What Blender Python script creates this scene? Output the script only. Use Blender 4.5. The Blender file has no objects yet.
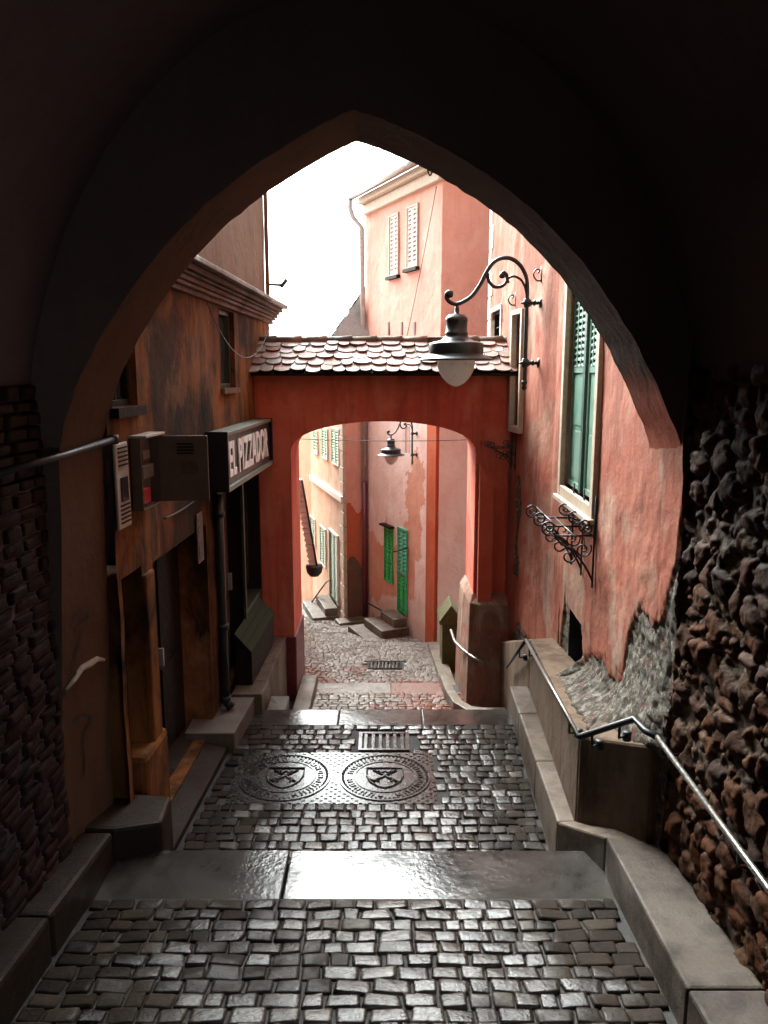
import bpy, math, random
import numpy as np
from mathutils import Vector, Matrix
random.seed(7); rng = np.random.default_rng(7)
SC = bpy.context.scene; COL = SC.collection
# ------------------------------------------------------------------ camera model (eye at the origin, looking along +Y, tipped down)
F = 780.0; TH = math.atan(137/780.0); CT, ST = math.cos(TH), math.sin(TH)
def ray(px, py):
    u = (px-384)/F; v = (512-py)/F
    return Vector((u, CT+v*ST, -ST+v*CT))
def atY(px, py, Y): r = ray(px, py); return r*(Y/r.y)
def atZ(px, py, Z): r = ray(px, py); return r*(Z/r.z)
cam = bpy.data.cameras.new('camera'); co = bpy.data.objects.new('camera', cam); COL.objects.link(co)
co.rotation_euler = (math.pi/2-TH, 0, 0); cam.sensor_fit = 'HORIZONTAL'; cam.sensor_width = 36.0
cam.lens = F/768*36.0; cam.clip_start = .05; cam.clip_end = 2000; SC.camera = co

# ------------------------------------------------------------------ numpy noise
def _hash(i, j, k, seed):
    n = (i*374761393 + j*668265263 + k*2147483647 + seed*1274126177) & 0xffffffff
    n = ((n ^ (n >> 13))*1274126177) & 0xffffffff
    n = ((n ^ (n >> 15))*2246822519) & 0xffffffff
    return ((n ^ (n >> 16)) & 0xffffff)/float(0xffffff)
def vnoise(P, seed=0):
    P = np.asarray(P, float); I = np.floor(P).astype(np.int64); f = P-I; f = f*f*(3-2*f)
    o = 0
    for a in (0, 1):
        for b in (0, 1):
            for c in (0, 1):
                w = (f[:, 0] if a else 1-f[:, 0])*(f[:, 1] if b else 1-f[:, 1])*(f[:, 2] if c else 1-f[:, 2])
                o = o + w*_hash(I[:, 0]+a, I[:, 1]+b, I[:, 2]+c, seed)
    return o
def fbm(P, seed=0, oc=4):
    P = np.asarray(P, float); r = 0; a = .5
    for k in range(oc): r = r + a*vnoise(P*2**k, seed+k); a *= .5
    return r/(1-.5**oc)
def worley(S, seed=0):
    S = np.asarray(S, float); I = np.floor(S).astype(np.int64); d1 = np.full(len(S), 9.); d2 = d1.copy(); idv = np.zeros(len(S))
    z = np.zeros(len(S), np.int64)
    for a in (-1, 0, 1):
        for b in (-1, 0, 1):
            i, j = I[:, 0]+a, I[:, 1]+b
            cx = i+_hash(i, j, z, seed); cy = j+_hash(i, j, z+1, seed)
            d = np.hypot(S[:, 0]-cx, S[:, 1]-cy); h = _hash(i, j, z+2, seed)
            n = d < d1
            d2 = np.where(n, d1, np.minimum(d2, d)); idv = np.where(n, h, idv); d1 = np.where(n, d, d1)
    return d1, d2, idv

# ------------------------------------------------------------------ materials
MAT = {}
def lin(c):
    return tuple(((x/255)/12.92 if x <= 10 else ((x/255+.055)/1.055)**2.4) for x in c)+(1,)
class NT:
    def __init__(s, name):
        s.m = bpy.data.materials.new(name); s.m.use_nodes = True; s.t = s.m.node_tree; s.t.nodes.clear()
        s.out = s.n('ShaderNodeOutputMaterial'); s.b = s.n('ShaderNodeBsdfPrincipled'); s.l(s.b.outputs[0], s.out.inputs[0])
        s.tc = s.n('ShaderNodeTexCoord').outputs['Object']
    def n(s, t, **k):
        x = s.t.nodes.new(t)
        for a, b in k.items(): setattr(x, a, b)
        return x
    def l(s, a, b): s.t.links.new(a, b)
    def mapv(s, sc, vec=None, loc=(0, 0, 0)):
        m = s.n('ShaderNodeMapping'); s.l(vec or s.tc, m.inputs[0]); m.inputs['Scale'].default_value = sc; m.inputs['Location'].default_value = loc; return m.outputs[0]
    def noise(s, sc, detail=4, rough=.6, vec=None, dist=0):
        x = s.n('ShaderNodeTexNoise'); x.inputs['Scale'].default_value = sc; x.inputs['Detail'].default_value = detail
        x.inputs['Roughness'].default_value = rough; x.inputs['Distortion'].default_value = dist; s.l(vec or s.tc, x.inputs['Vector']); return x.outputs[0]
    def voro(s, sc, feature='F1', vec=None, out=0):
        x = s.n('ShaderNodeTexVoronoi', feature=feature); x.inputs['Scale'].default_value = sc; s.l(vec or s.tc, x.inputs['Vector']); return x.outputs[out]
    def ramp(s, v, p0, p1, c0=(0, 0, 0, 1), c1=(1, 1, 1, 1), mid=None):
        r = s.n('ShaderNodeValToRGB'); s.l(v, r.inputs[0]); e = r.color_ramp.elements
        e[0].position = p0; e[0].color = c0; e[1].position = p1; e[1].color = c1
        if mid: q = e.new(mid[0]); q.color = mid[1]
        return r.outputs[0]
    def mix(s, f, a, b, mode='MIX'):
        x = s.n('ShaderNodeMix', data_type='RGBA', blend_type=mode)
        for sock, v in ((x.inputs[0], f), (x.inputs[6], a), (x.inputs[7], b)):
            if hasattr(v, 'is_output'): s.l(v, sock)
            else: sock.default_value = v
        return x.outputs[2]
    def math(s, op, a, b=0, clamp=False):
        x = s.n('ShaderNodeMath', operation=op, use_clamp=clamp)
        for sock, v in ((x.inputs[0], a), (x.inputs[1], b)):
            if hasattr(v, 'is_output'): s.l(v, sock)
            else: sock.default_value = v
        return x.outputs[0]
    def attr(s, name='tint'):
        a = s.n('ShaderNodeAttribute'); a.attribute_name = name; return a.outputs['Fac']
    def sep(s, vec=None):
        x = s.n('ShaderNodeSeparateXYZ'); s.l(vec or s.tc, x.inputs[0]); return x.outputs
    def bump(s, h, strength=.4, dist=.01, prev=None):
        x = s.n('ShaderNodeBump'); x.inputs['Strength'].default_value = strength; x.inputs['Distance'].default_value = dist
        s.l(h, x.inputs['Height'])
        if prev: s.l(prev, x.inputs['Normal'])
        return x.outputs[0]
    def fin(s, col=None, rough=None, nrm=None, metal=0, spec=.5):
        for nm, v in (('Base Color', col), ('Roughness', rough), ('Normal', nrm)):
            if v is None: continue
            if hasattr(v, 'is_output'): s.l(v, s.b.inputs[nm])
            else: s.b.inputs[nm].default_value = v
        s.b.inputs['Metallic'].default_value = metal; s.b.inputs['Specular IOR Level'].default_value = spec
        MAT[s.m.name] = s.m; return s.m
def C(r, g, b): return (r, g, b, 1)
def plaster(name, c1, c2, cdark, clight=None, streak=.6, patch=.5, rough=.85, dark_amt=.7, grime_scale=1.2, light_lo=.56, dlo=.52, bigstain=0):
    t = NT(name)
    big = t.noise(grime_scale, 6, .62, dist=.6)
    col = t.mix(t.ramp(big, .38, .62), c1, c2)
    st = t.noise(1.0, 5, .65, vec=t.mapv((5.5, 5.5, .45)), dist=.4)
    col = t.mix(t.math('MULTIPLY', t.ramp(st, .5, .72), streak), col, cdark)
    blot = t.noise(2.2*grime_scale, 8, .7, vec=t.mapv((1, 1, .7), loc=(3, 7, 1)), dist=.8)
    col = t.mix(t.math('MULTIPLY', t.ramp(blot, dlo, dlo+.2), dark_amt), col, cdark)
    if bigstain:
        bs = t.noise(.6, 7, .6, vec=t.mapv((1, 1, .75), loc=(1.3, 4.2, .7)), dist=.6); col = t.mix(t.math('MULTIPLY', t.ramp(bs, .46, .56), bigstain), col, cdark)
    if clight:
        lt = t.noise(1.5*grime_scale, 7, .68, vec=t.mapv((1, 1, .55), loc=(9, 2, 4)), dist=.5)
        col = t.mix(t.math('MULTIPLY', t.ramp(lt, light_lo, light_lo+.14), patch), col, clight)
    fine = t.noise(70, 5, .7)
    col = t.mix(.22, col, t.ramp(fine, .3, .75, C(.45, .45, .45), C(1.25, 1.25, 1.25)), 'MULTIPLY')
    h = t.math('ADD', t.math('MULTIPLY', t.noise(9, 6, .6), 1.0), t.math('MULTIPLY', fine, .25))
    return t.fin(col, rough, t.bump(h, .5, .02), spec=.14)
plaster('pink_plaster', C(0.3471, 0.09373, 0.0565), C(0.3646, 0.1387, 0.0904), C(0.1389, 0.04782, 0.03082), C(0.3993, 0.2773, 0.2054), streak=.75, patch=.8, dark_amt=.5, light_lo=.50)
plaster('pale_pink_plaster', C(0.6722, 0.3348, 0.2646), C(0.6926, 0.3767, 0.2967), C(0.4481, 0.1674, 0.1122), C(0.738, 0.5022, 0.425), streak=.3, patch=.5, dark_amt=.3)
plaster('lifted_pink_plaster', C(0.851, 0.644, 0.5687), C(0.828, 0.5667, 0.4893), C(0.575, 0.322, 0.238), C(0.897, 0.8501, 0.7935), streak=.3, patch=.5, dark_amt=.3)
plaster('coral_plaster', C(0.69, 0.3036, 0.2061), C(0.713, 0.3795, 0.2705), C(0.483, 0.1898, 0.1159), C(0.805, 0.5819, 0.4766), streak=.4, patch=.5, dark_amt=.3)
plaster('white_pink_plaster', C(0.77, 0.583, 0.506), C(0.726, 0.484, 0.407), C(0.55, 0.286, 0.22), C(0.836, 0.726, 0.66), streak=.2, patch=.5, dark_amt=.3)
plaster('red_plaster', C(0.557, 0.09802, 0.06296), C(0.6055, 0.1504, 0.09094), C(0.2422, 0.04182, 0.03636), C(0.6055, 0.2484, 0.182), streak=.6, patch=.5, dark_amt=.5, light_lo=.52)
plaster('orange_red_plaster', C(0.493, 0.09775, 0.0425), C(0.51, 0.136, 0.068), C(0.34, 0.0595, 0.02975), streak=.3, dark_amt=.3)
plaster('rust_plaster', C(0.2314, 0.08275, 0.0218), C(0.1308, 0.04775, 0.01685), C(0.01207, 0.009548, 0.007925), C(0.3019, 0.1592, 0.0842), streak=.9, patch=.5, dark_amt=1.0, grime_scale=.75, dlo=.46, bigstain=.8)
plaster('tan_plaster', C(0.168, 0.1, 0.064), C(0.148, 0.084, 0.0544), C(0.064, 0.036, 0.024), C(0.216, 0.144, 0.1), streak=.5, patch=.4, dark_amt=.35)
plaster('cream_plaster', C(0.651, 0.441, 0.315), C(0.693, 0.504, 0.378), C(0.42, 0.252, 0.168), C(0.756, 0.651, 0.546), streak=.3, patch=.5, dark_amt=.3)
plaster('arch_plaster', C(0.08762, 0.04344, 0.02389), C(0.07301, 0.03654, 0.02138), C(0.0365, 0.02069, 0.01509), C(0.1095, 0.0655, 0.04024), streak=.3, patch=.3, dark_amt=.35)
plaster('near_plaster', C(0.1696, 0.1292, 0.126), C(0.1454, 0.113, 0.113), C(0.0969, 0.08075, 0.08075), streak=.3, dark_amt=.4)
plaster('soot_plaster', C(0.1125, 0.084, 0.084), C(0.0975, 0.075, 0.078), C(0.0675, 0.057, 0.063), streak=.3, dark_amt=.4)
plaster('concrete', C(0.1817, 0.1229, 0.08424), C(0.148, 0.09945, 0.06739), C(0.06054, 0.0351, 0.02317), C(0.2422, 0.1755, 0.1264), streak=.8, patch=.5, dark_amt=.8, dlo=.47)
plaster('rough_render', C(0.2052, 0.133, 0.0924), C(0.2432, 0.077, 0.0528), C(0.076, 0.0476, 0.03564), C(0.38, 0.28, 0.2112), streak=.5, patch=.7, dark_amt=.8, light_lo=.52, grime_scale=2.2)

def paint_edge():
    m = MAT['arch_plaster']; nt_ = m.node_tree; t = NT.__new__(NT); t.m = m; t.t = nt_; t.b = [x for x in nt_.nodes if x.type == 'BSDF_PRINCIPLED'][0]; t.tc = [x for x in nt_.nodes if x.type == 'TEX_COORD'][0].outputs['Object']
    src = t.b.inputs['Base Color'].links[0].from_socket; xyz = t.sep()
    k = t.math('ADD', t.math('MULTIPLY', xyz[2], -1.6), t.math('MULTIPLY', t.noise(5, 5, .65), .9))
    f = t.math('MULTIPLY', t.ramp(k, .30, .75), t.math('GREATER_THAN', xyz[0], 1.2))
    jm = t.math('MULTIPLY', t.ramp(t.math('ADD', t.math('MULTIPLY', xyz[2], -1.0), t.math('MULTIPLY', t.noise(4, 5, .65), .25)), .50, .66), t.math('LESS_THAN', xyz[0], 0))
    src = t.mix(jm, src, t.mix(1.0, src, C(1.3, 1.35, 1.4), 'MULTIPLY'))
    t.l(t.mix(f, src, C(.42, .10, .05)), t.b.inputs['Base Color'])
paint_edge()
def stone(name, cols, rough=(.25, .6), bumps=.5, fs=30, spec=.22, soil=C(.03, .022, .018), soil_amt=.5, wet=False):
    t = NT(name); a = t.attr()
    r = t.n('ShaderNodeValToRGB'); t.l(a, r.inputs[0]); e = r.color_ramp.elements
    e[0].color = cols[0]; e[1].color = cols[-1]
    for k, c in enumerate(cols[1:-1]): q = e.new((k+1)/(len(cols)-1)); q.color = c
    n1 = t.noise(4, 6, .65); n2 = t.noise(fs, 6, .7)
    col = t.mix(t.math('MULTIPLY', t.ramp(n1, .45, .68), soil_amt), r.outputs[0], soil)
    col = t.mix(.5, col, t.ramp(n2, .25, .75, C(.4, .4, .4), C(1.4, 1.4, 1.4)), 'MULTIPLY')
    rn = t.noise(1.1, 5, .6, dist=.6)
    if wet:      # water runs down the middle of the lane, the edges are only damp
        rn = t.math('ADD', t.math('MULTIPLY', rn, .8), t.math('MULTIPLY', t.math('FRACT', t.math('MULTIPLY', a, 7.31)), .16))
        rn = t.math('ADD', rn, t.math('MULTIPLY', t.math('ABSOLUTE', t.math('ADD', t.sep()[0], -.10)), .20)); rn = t.math('SUBTRACT', rn, .15)
    rg = t.ramp(rn, .40, .60, (rough[0],)*3+(1,), (rough[1],)*3+(1,))
    if wet: t.l(t.ramp(rn, .40, .58, (.62,)*3+(1,), (.06,)*3+(1,)), t.b.inputs['Specular IOR Level'])
    return t.fin(col, rg, t.bump(n2, bumps, .012, t.bump(t.noise(8, 4, .6), bumps, .02)), spec=spec)
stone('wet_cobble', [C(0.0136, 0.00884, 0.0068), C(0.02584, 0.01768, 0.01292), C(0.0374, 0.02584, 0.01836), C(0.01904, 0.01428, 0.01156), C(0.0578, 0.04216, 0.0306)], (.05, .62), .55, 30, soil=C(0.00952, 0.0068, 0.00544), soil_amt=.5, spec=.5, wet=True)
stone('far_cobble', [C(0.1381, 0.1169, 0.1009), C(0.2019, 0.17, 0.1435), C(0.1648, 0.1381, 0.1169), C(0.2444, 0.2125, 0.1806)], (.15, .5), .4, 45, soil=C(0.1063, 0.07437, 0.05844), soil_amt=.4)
stone('red_cobble', [C(.12, .042, .03), C(.17, .06, .043), C(.14, .08, .06), C(.19, .13, .11)], (.15, .5), .4, 45, soil=C(.06, .03, .02), soil_amt=.35)
stone('boulder', [C(0.03706, 0.01337, 0.005222), C(0.07411, 0.02003, 0.004788), C(0.04199, 0.01737, 0.007831), C(0.08891, 0.03172, 0.01088), C(0.02224, 0.01002, 0.005222), C(0.08399, 0.02505, 0.006529), C(0.06917, 0.0334, 0.01523)], (.65, .9), .7, 26, soil_amt=.35, spec=.12)
def rubble():
    t = NT('rubble'); a = t.attr(); n = t.noise(16, 7, .75); f = t.noise(55, 6, .8)
    col = t.ramp(n, .34, .66, C(.035, .026, .02), C(.40, .365, .30), mid=(.5, C(.11, .09, .068)))
    col = t.mix(t.ramp(t.noise(9, 5, .7, vec=t.mapv((1, 1, 1), loc=(4, 4, 4))), .58, .64), col, C(.17, .05, .035))
    col = t.mix(t.ramp(a, .3, .75), col, t.mix(.5, col, C(.38, .35, .29)))
    col = t.mix(.7, col, t.ramp(f, .3, .7, C(.3, .3, .3), C(1.5, 1.5, 1.5)), 'MULTIPLY')
    t.fin(col, .85, t.bump(f, .9, .015, t.bump(n, .9, .03)), spec=.25)
rubble()
stone('old_brick', [C(0.0154, 0.005236, 0.004004), C(0.02156, 0.006776, 0.00462), C(0.01232, 0.005852, 0.005236), C(0.02618, 0.01109, 0.006468), C(0.00924, 0.00616, 0.005852)], (.6, .85), .7, 40, soil_amt=.4, spec=.15)
stone('roof_tile', [C(0.306, 0.17, 0.136), C(0.391, 0.2805, 0.2465), C(0.238, 0.102, 0.068), C(0.4675, 0.3825, 0.357), C(0.17, 0.1105, 0.085), C(0.425, 0.323, 0.289)], (.45, .75), .5, 40, soil=C(0.085, 0.05525, 0.0425), soil_amt=.35)
stone('cornice_tile', [C(.05, .03, .024), C(.16, .085, .06), C(.07, .045, .035), C(.22, .13, .10), C(.04, .03, .025)], (.6, .9), .8, 25, soil_amt=.7)
stone('ridge_moss', [C(.06, .045, .035), C(.12, .08, .05), C(.20, .11, .07)], (.6, .9), .8, 30)
stone('slate', [C(.20, .20, .19), C(.28, .27, .25), C(.24, .25, .24)], (.4, .7), .4, 30, soil_amt=.2)
stone('grey_slab', [C(0.126, 0.1029, 0.0874), C(0.168, 0.1372, 0.115), C(0.1365, 0.1127, 0.092)], (.25, .7), .4, 60, soil=C(0.07875, 0.05684, 0.0414), soil_amt=.6)
stone('pale_slab', [C(0.1319, 0.09747, 0.07038), C(0.1583, 0.121, 0.09153), C(0.1099, 0.07803, 0.05842)], (.35, .7), .4, 60, soil=C(0.04657, 0.02754, 0.01822), soil_amt=.75)
stone('shaded_kerb', [C(.075, .055, .042), C(.095, .072, .055), C(.055, .041, .032)], (.45, .75), .5, 60, spec=.25, soil=C(.022, .015, .011), soil_amt=.85)  # darker copy of the kerb slab, passage shade put into its colour
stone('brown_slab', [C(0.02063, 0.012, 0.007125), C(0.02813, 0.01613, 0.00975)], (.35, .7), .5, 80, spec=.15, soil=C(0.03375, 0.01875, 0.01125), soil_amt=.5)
stone('mossy_stone', [C(0.0675, 0.0648, 0.0144), C(0.09, 0.081, 0.0252), C(0.054, 0.0495, 0.027)], (.6, .9), .8, 30, soil_amt=.4)
def wet_slab():
    t = NT('wet_slab'); n = t.noise(1.6, 5, .6, dist=.5); fine = t.noise(90, 4, .7); med = t.noise(14, 5, .65)
    col = t.mix(t.ramp(n, .4, .6), C(.055, .048, .043), C(.025, .021, .019))
    col = t.mix(.4, col, t.ramp(fine, .3, .7, C(.5, .5, .5), C(1.4, 1.4, 1.4)), 'MULTIPLY')
    rg = t.ramp(t.math('ADD', t.math('MULTIPLY', t.noise(1.0, 5, .6, vec=t.mapv((1, 1, 1), loc=(2.6, 0, 0)), dist=.5), .75), t.math('MULTIPLY', med, .25)), .40, .60, (.035,)*3+(1,), (.17,)*3+(1,))
    t.l(t.ramp(t.math('ADD', t.noise(1.3, 6, .65, vec=t.mapv((1, 1, 1), loc=(1.9, 3.3, 0)), dist=.6), t.math('MULTIPLY', t.math('ABSOLUTE', t.math('SUBTRACT', t.sep()[0], .25)), .09)), .48, .64, (.85,)*3+(1,), (.16,)*3+(1,)), t.b.inputs['Specular IOR Level'])
    return t.fin(col, rg, t.bump(fine, .12, .004, t.bump(t.noise(22, 5, .6), .22, .010)), spec=.8)
wet_slab()
def grout():
    t = NT('grout'); n = t.noise(30, 5, .7)
    t.fin(t.ramp(n, .3, .7, C(.008, .007, .006), C(.025, .02, .017)), .75, t.bump(n, .6, .015))
grout()
def simple(name, c, rough=.5, metal=0, var=.3, sc=18, bump=.15, spec=.5, alpha=None):
    t = NT(name); n = t.noise(sc, 5, .65)
    col = t.mix(1.0, c, t.ramp(n, .3, .72, C(1-var, 1-var, 1-var), C(1+var*.5, 1+var*.5, 1+var*.5)), 'MULTIPLY')
    return t.fin(col, t.ramp(n, .3, .7, (max(.03, rough-.1),)*3+(1,), (min(1, rough+.12),)*3+(1,)), t.bump(n, bump, .004), metal, spec)
simple('black_iron', C(.014, .016, .019), .42, .0, .3, 40)
simple('lamp_black', C(.016, .022, .027), .38, .0, .3, 25)
simple('cast_iron', C(0.03375, 0.0279, 0.02475), .22, .0, .5, 30, .3)
simple('rail_steel', C(.20, .185, .17), .38, .85, .6, 60, .25)
simple('dark_wood', C(.016, .011, .009), .6, 0, .5, 14, .3, .15)
simple('bin_green', C(0.03, 0.038, 0.018), .7, 0, .5, 14, .3, .1)
simple('brown_wood', C(.07, .034, .018), .5, 0, .5, 12, .3)
simple('grey_green_wood', C(.035, .042, .024), .5, 0, .4, 14, .3)
simple('teal_paint', C(0.13, 0.27, 0.2), .45, 0, .3, 9, .15)
simple('dark_teal', C(.03, .075, .06), .5, 0, .3, 12)
simple('green_paint', C(0.018, 0.45, 0.1125), .42, 0, .3, 12)
simple('bluegreen_paint', C(0.084, 0.504, 0.308), .42, 0, .3, 12)
simple('pale_green_paint', C(.33, .55, .36), .5, 0, .25, 12)
simple('dull_green_paint', C(.13, .24, .13), .5, 0, .3, 12)
simple('cream_paint', C(.50, .39, .29), .6, 0, .25, 12)
simple('white_paint', C(.74, .72, .66), .55, 0, .15, 10)
simple('dark_red_paint', C(.14, .025, .03), .4, 0, .3, 10)
simple('black_void', C(.006, .006, .007), .8, 0, .2, 5)
simple('dark_interior', C(.010, .009, .009), .9, 0, .3, 5, .1, .05)
simple('grey_box', C(.15, .105, .085), .5, 0, .25, 6, .1)
simple('white_plastic', C(.42, .37, .32), .4, 0, .2, 9)
simple('black_sign', C(.012, .011, .012), .35, 0, .2, 20)
simple('sign_letter', C(.88, .86, .84), .5, 0, .1, 20)
simple('sign_trim', C(.16, .17, .135), .5, 0, .35, 20)
simple('red_part', C(.45, .03, .03), .4)
simple('zinc', C(.42, .40, .38), .42, .4, .3, 10)
simple('graffiti_paint', C(.018, .016, .022), .6, 0, .3, 20)
simple('chipped_plaster', C(.42, .34, .27), .8, 0, .3, 30)
stone('mortar', [C(0.07, 0.044, 0.028), C(0.11, 0.07, 0.044), C(0.07, 0.048, 0.036)], (.7, .9), .9, 30, soil_amt=.6, spec=.2)
simple('slate_grey', C(.20, .20, .20), .6)
def glass():
    t = NT('window_glass'); t.fin(C(.035, .042, .045), .08, t.bump(t.noise(3, 2, .5), .05, .01), 0, .8)
glass()
def lampglass():
    t = NT('lamp_glass'); n = t.noise(14, 5, .65); c = t.mix(t.math('MULTIPLY', t.ramp(n, .52, .68), .3), C(.92, .89, .85), C(.45, .36, .30))
    t.fin(c, .2, None, 0, .5); tr = t.n('ShaderNodeBsdfTranslucent'); t.l(c, tr.inputs[0]); mx = t.n('ShaderNodeMixShader'); mx.inputs[0].default_value = .75
    t.l(t.b.outputs[0], mx.inputs[1]); t.l(tr.outputs[0], mx.inputs[2]); t.l(mx.outputs[0], t.out.inputs[0])
lampglass()
def skymat(): pass

# ------------------------------------------------------------------ mesh builder
class MB:
    def __init__(s): s.v = []; s.f = []; s.t = []; s.mi = []; s.sm = []
    def add(s, vs, fs, tint=.5, mi=0, smooth=False):
        o = len(s.v); s.v.extend([tuple(x) for x in vs])
        for f in fs: s.f.append(tuple(i+o for i in f)); s.t.append(tint); s.mi.append(mi); s.sm.append(smooth)
    def hexa(s, b, t, **k):      # bottom 4, top 4 (same order, counter-clockwise from above)
        s.add(list(b)+list(t), [(3, 2, 1, 0), (4, 5, 6, 7), (0, 1, 5, 4), (1, 2, 6, 5), (2, 3, 7, 6), (3, 0, 4, 7)], **k)
    def box(s, x0, x1, y0, y1, z0, z1, **k):
        s.hexa([(x0, y0, z0), (x1, y0, z0), (x1, y1, z0), (x0, y1, z0)], [(x0, y0, z1), (x1, y0, z1), (x1, y1, z1), (x0, y1, z1)], **k)
    def prism(s, poly, z0, z1, **k):   # plan polygon; z0/z1 numbers or per-vertex lists
        n = len(poly); a = z0 if hasattr(z0, '__len__') else [z0]*n; b = z1 if hasattr(z1, '__len__') else [z1]*n
        vs = [(p[0], p[1], a[i]) for i, p in enumerate(poly)]+[(p[0], p[1], b[i]) for i, p in enumerate(poly)]
        s.add(vs, [tuple(range(n-1, -1, -1)), tuple(range(n, 2*n))]+[(i, (i+1) % n, n+(i+1) % n, n+i) for i in range(n)], **k)
    def tube(s, pts, r, n=8, cap=True, tint=.5, mi=0, flat=1.0):
        pts = [Vector(p) for p in pts]; m = len(pts); R = r if hasattr(r, '__len__') else [r]*m
        T = [(pts[min(i+1, m-1)]-pts[max(i-1, 0)]).normalized() for i in range(m)]
        u = T[0].orthogonal().normalized(); vs = []
        for i in range(m):
            u = (u-T[i]*u.dot(T[i]));
            u = u.normalized() if u.length > 1e-6 else T[i].orthogonal().normalized()
            w = T[i].cross(u)
            for k in range(n):
                a = 2*math.pi*k/n; vs.append(pts[i]+(u*math.cos(a)+w*math.sin(a)*flat)*R[i])
        fs = [(i*n+k, i*n+(k+1) % n, (i+1)*n+(k+1) % n, (i+1)*n+k) for i in range(m-1) for k in range(n)]
        if cap: fs += [tuple(range(n-1, -1, -1)), tuple((m-1)*n+k for k in range(n))]
        s.add(vs, fs, tint=tint, mi=mi, smooth=True)
    def lathe(s, prof, c=(0, 0, 0), n=24, smooth=True, **k):   # prof: (r,z)
        vs = []; m = len(prof)
        for r, z in prof:
            for j in range(n):
                a = 2*math.pi*j/n; vs.append((c[0]+r*math.cos(a), c[1]+r*math.sin(a), c[2]+z))
        fs = [(i*n+j, i*n+(j+1) % n, (i+1)*n+(j+1) % n, (i+1)*n+j) for i in range(m-1) for j in range(n)]
        s.add(vs, fs, smooth=smooth, **k)
    def build(s, name, mats, parent=None, bevel=0, local=False, root=None):
        me = bpy.data.meshes.new(name); me.from_pydata(s.v, [], s.f)
        for m in (mats if isinstance(mats, (list, tuple)) else [mats]): me.materials.append(MAT[m])
        me.polygons.foreach_set('material_index', s.mi); me.polygons.foreach_set('use_smooth', s.sm)
        a = me.attributes.new('tint', 'FLOAT', 'FACE'); a.data.foreach_set('value', np.asarray(s.t, np.float32))
        me.validate(); me.update()
        return link(name, me, parent, bevel, local)
def rootof(o):
    while o.parent: o = o.parent
    return o
def link(name, me, parent=None, bevel=0, local=False):
    o = bpy.data.objects.new(name, me); COL.objects.link(o)
    if parent:
        o.parent = parent
        if not local:
            r = rootof(parent)
            if parent == r: o.matrix_parent_inverse = r.matrix_basis.inverted()
    if bevel:
        b = o.modifiers.new('edges', 'BEVEL'); b.width = bevel; b.segments = 2; b.limit_method = 'ANGLE'; b.angle_limit = math.radians(40)
    return o
def tag(o, label=None, cat=None, group=None, kind=None):
    if label: o['label'] = label
    if cat: o['category'] = cat
    if group: o['group'] = group
    if kind: o['kind'] = kind
    return o
def thing(name, label, cat, loc=(0, 0, 0), group=None, rot=0):
    o = bpy.data.objects.new(name, None); COL.objects.link(o); o.empty_display_size = .1
    o.location = loc; o.rotation_euler = (0, 0, rot); o.matrix_basis
    return tag(o, label, cat, group)
def numesh(name, V, Fq, mats, mi=None, tint=None, parent=None, smooth=True):
    me = bpy.data.meshes.new(name); n = len(Fq)
    me.vertices.add(len(V)); me.vertices.foreach_set('co', np.asarray(V, np.float32).ravel())
    me.loops.add(n*4); me.loops.foreach_set('vertex_index', np.asarray(Fq, np.int32).ravel())
    me.polygons.add(n); me.polygons.foreach_set('loop_start', np.arange(0, n*4, 4, dtype=np.int32))
    for m in (mats if isinstance(mats, (list, tuple)) else [mats]): me.materials.append(MAT[m])
    if mi is not None: me.polygons.foreach_set('material_index', np.asarray(mi, np.int32))
    me.update(calc_edges=True); me.polygons.foreach_set('use_smooth', np.full(n, smooth))
    a = me.attributes.new('tint', 'FLOAT', 'FACE'); a.data.foreach_set('value', np.asarray(tint if tint is not None else np.full(n, .5), np.float32))
    me.validate(); me.update()
    return link(name, me, parent)

# ------------------------------------------------------------------ wall strips: a plan polyline with a lane-side normal
class Strip:
    def __init__(s, pts, side):     # side=+1: normal to the left of travel, -1: to the right
        s.p = [Vector((a, b)) for a, b in pts]; s.L = [0]; s.d = []; s.n = []
        for i in range(len(pts)-1):
            e = s.p[i+1]-s.p[i]; s.L.append(s.L[-1]+e.length); d = e.normalized(); s.d.append(d); s.n.append(Vector((-d.y, d.x))*side)
        s.len = s.L[-1]
    def seg(s, q):
        for i in range(len(s.d)):
            if q <= s.L[i+1] or i == len(s.d)-1: return i
    def pt(s, q, z, off=0):
        i = s.seg(q); p = s.p[i]+s.d[i]*(q-s.L[i])+s.n[i]*off; return Vector((p.x, p.y, z))
    def hit(s, px, py, off=0):
        r = ray(px, py); best = None
        for i in range(len(s.d)):
            n = s.n[i]; P0 = s.p[i]+n*off; den = n.x*r.x+n.y*r.y
            if abs(den) < 1e-9: continue
            t = (n.x*P0.x+n.y*P0.y)/den
            if t <= 0: continue
            q = (r.x*t-P0.x)*s.d[i].x+(r.y*t-P0.y)*s.d[i].y
            lo = 0 if i else -9; hi = s.L[i+1]-s.L[i]+(9 if i == len(s.d)-1 else 0)
            if lo <= q <= hi: return s.L[i]+q, r.z*t
            best = (s.L[i]+q, r.z*t)
        return best
    def box(s, mb, a, b, z0, z1, o0, o1, **k):
        if a > b: a, b = b, a
        B = [s.pt(a, z0, o0), s.pt(b, z0, o0), s.pt(b, z0, o1), s.pt(a, z0, o1)]; T = [Vector((p.x, p.y, z1)) for p in B]
        mb.hexa(B, T, **k)
    def rect(s, x0, y0, x1, y1, off=0):     # picture corners -> s0,s1,z0,z1 (averaged)
        a = s.hit(x0, y0, off); b = s.hit(x1, y1, off); q = sorted((a[0], b[0])); z = sorted((a[1], b[1])); return q[0], q[1], z[0], z[1]
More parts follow.
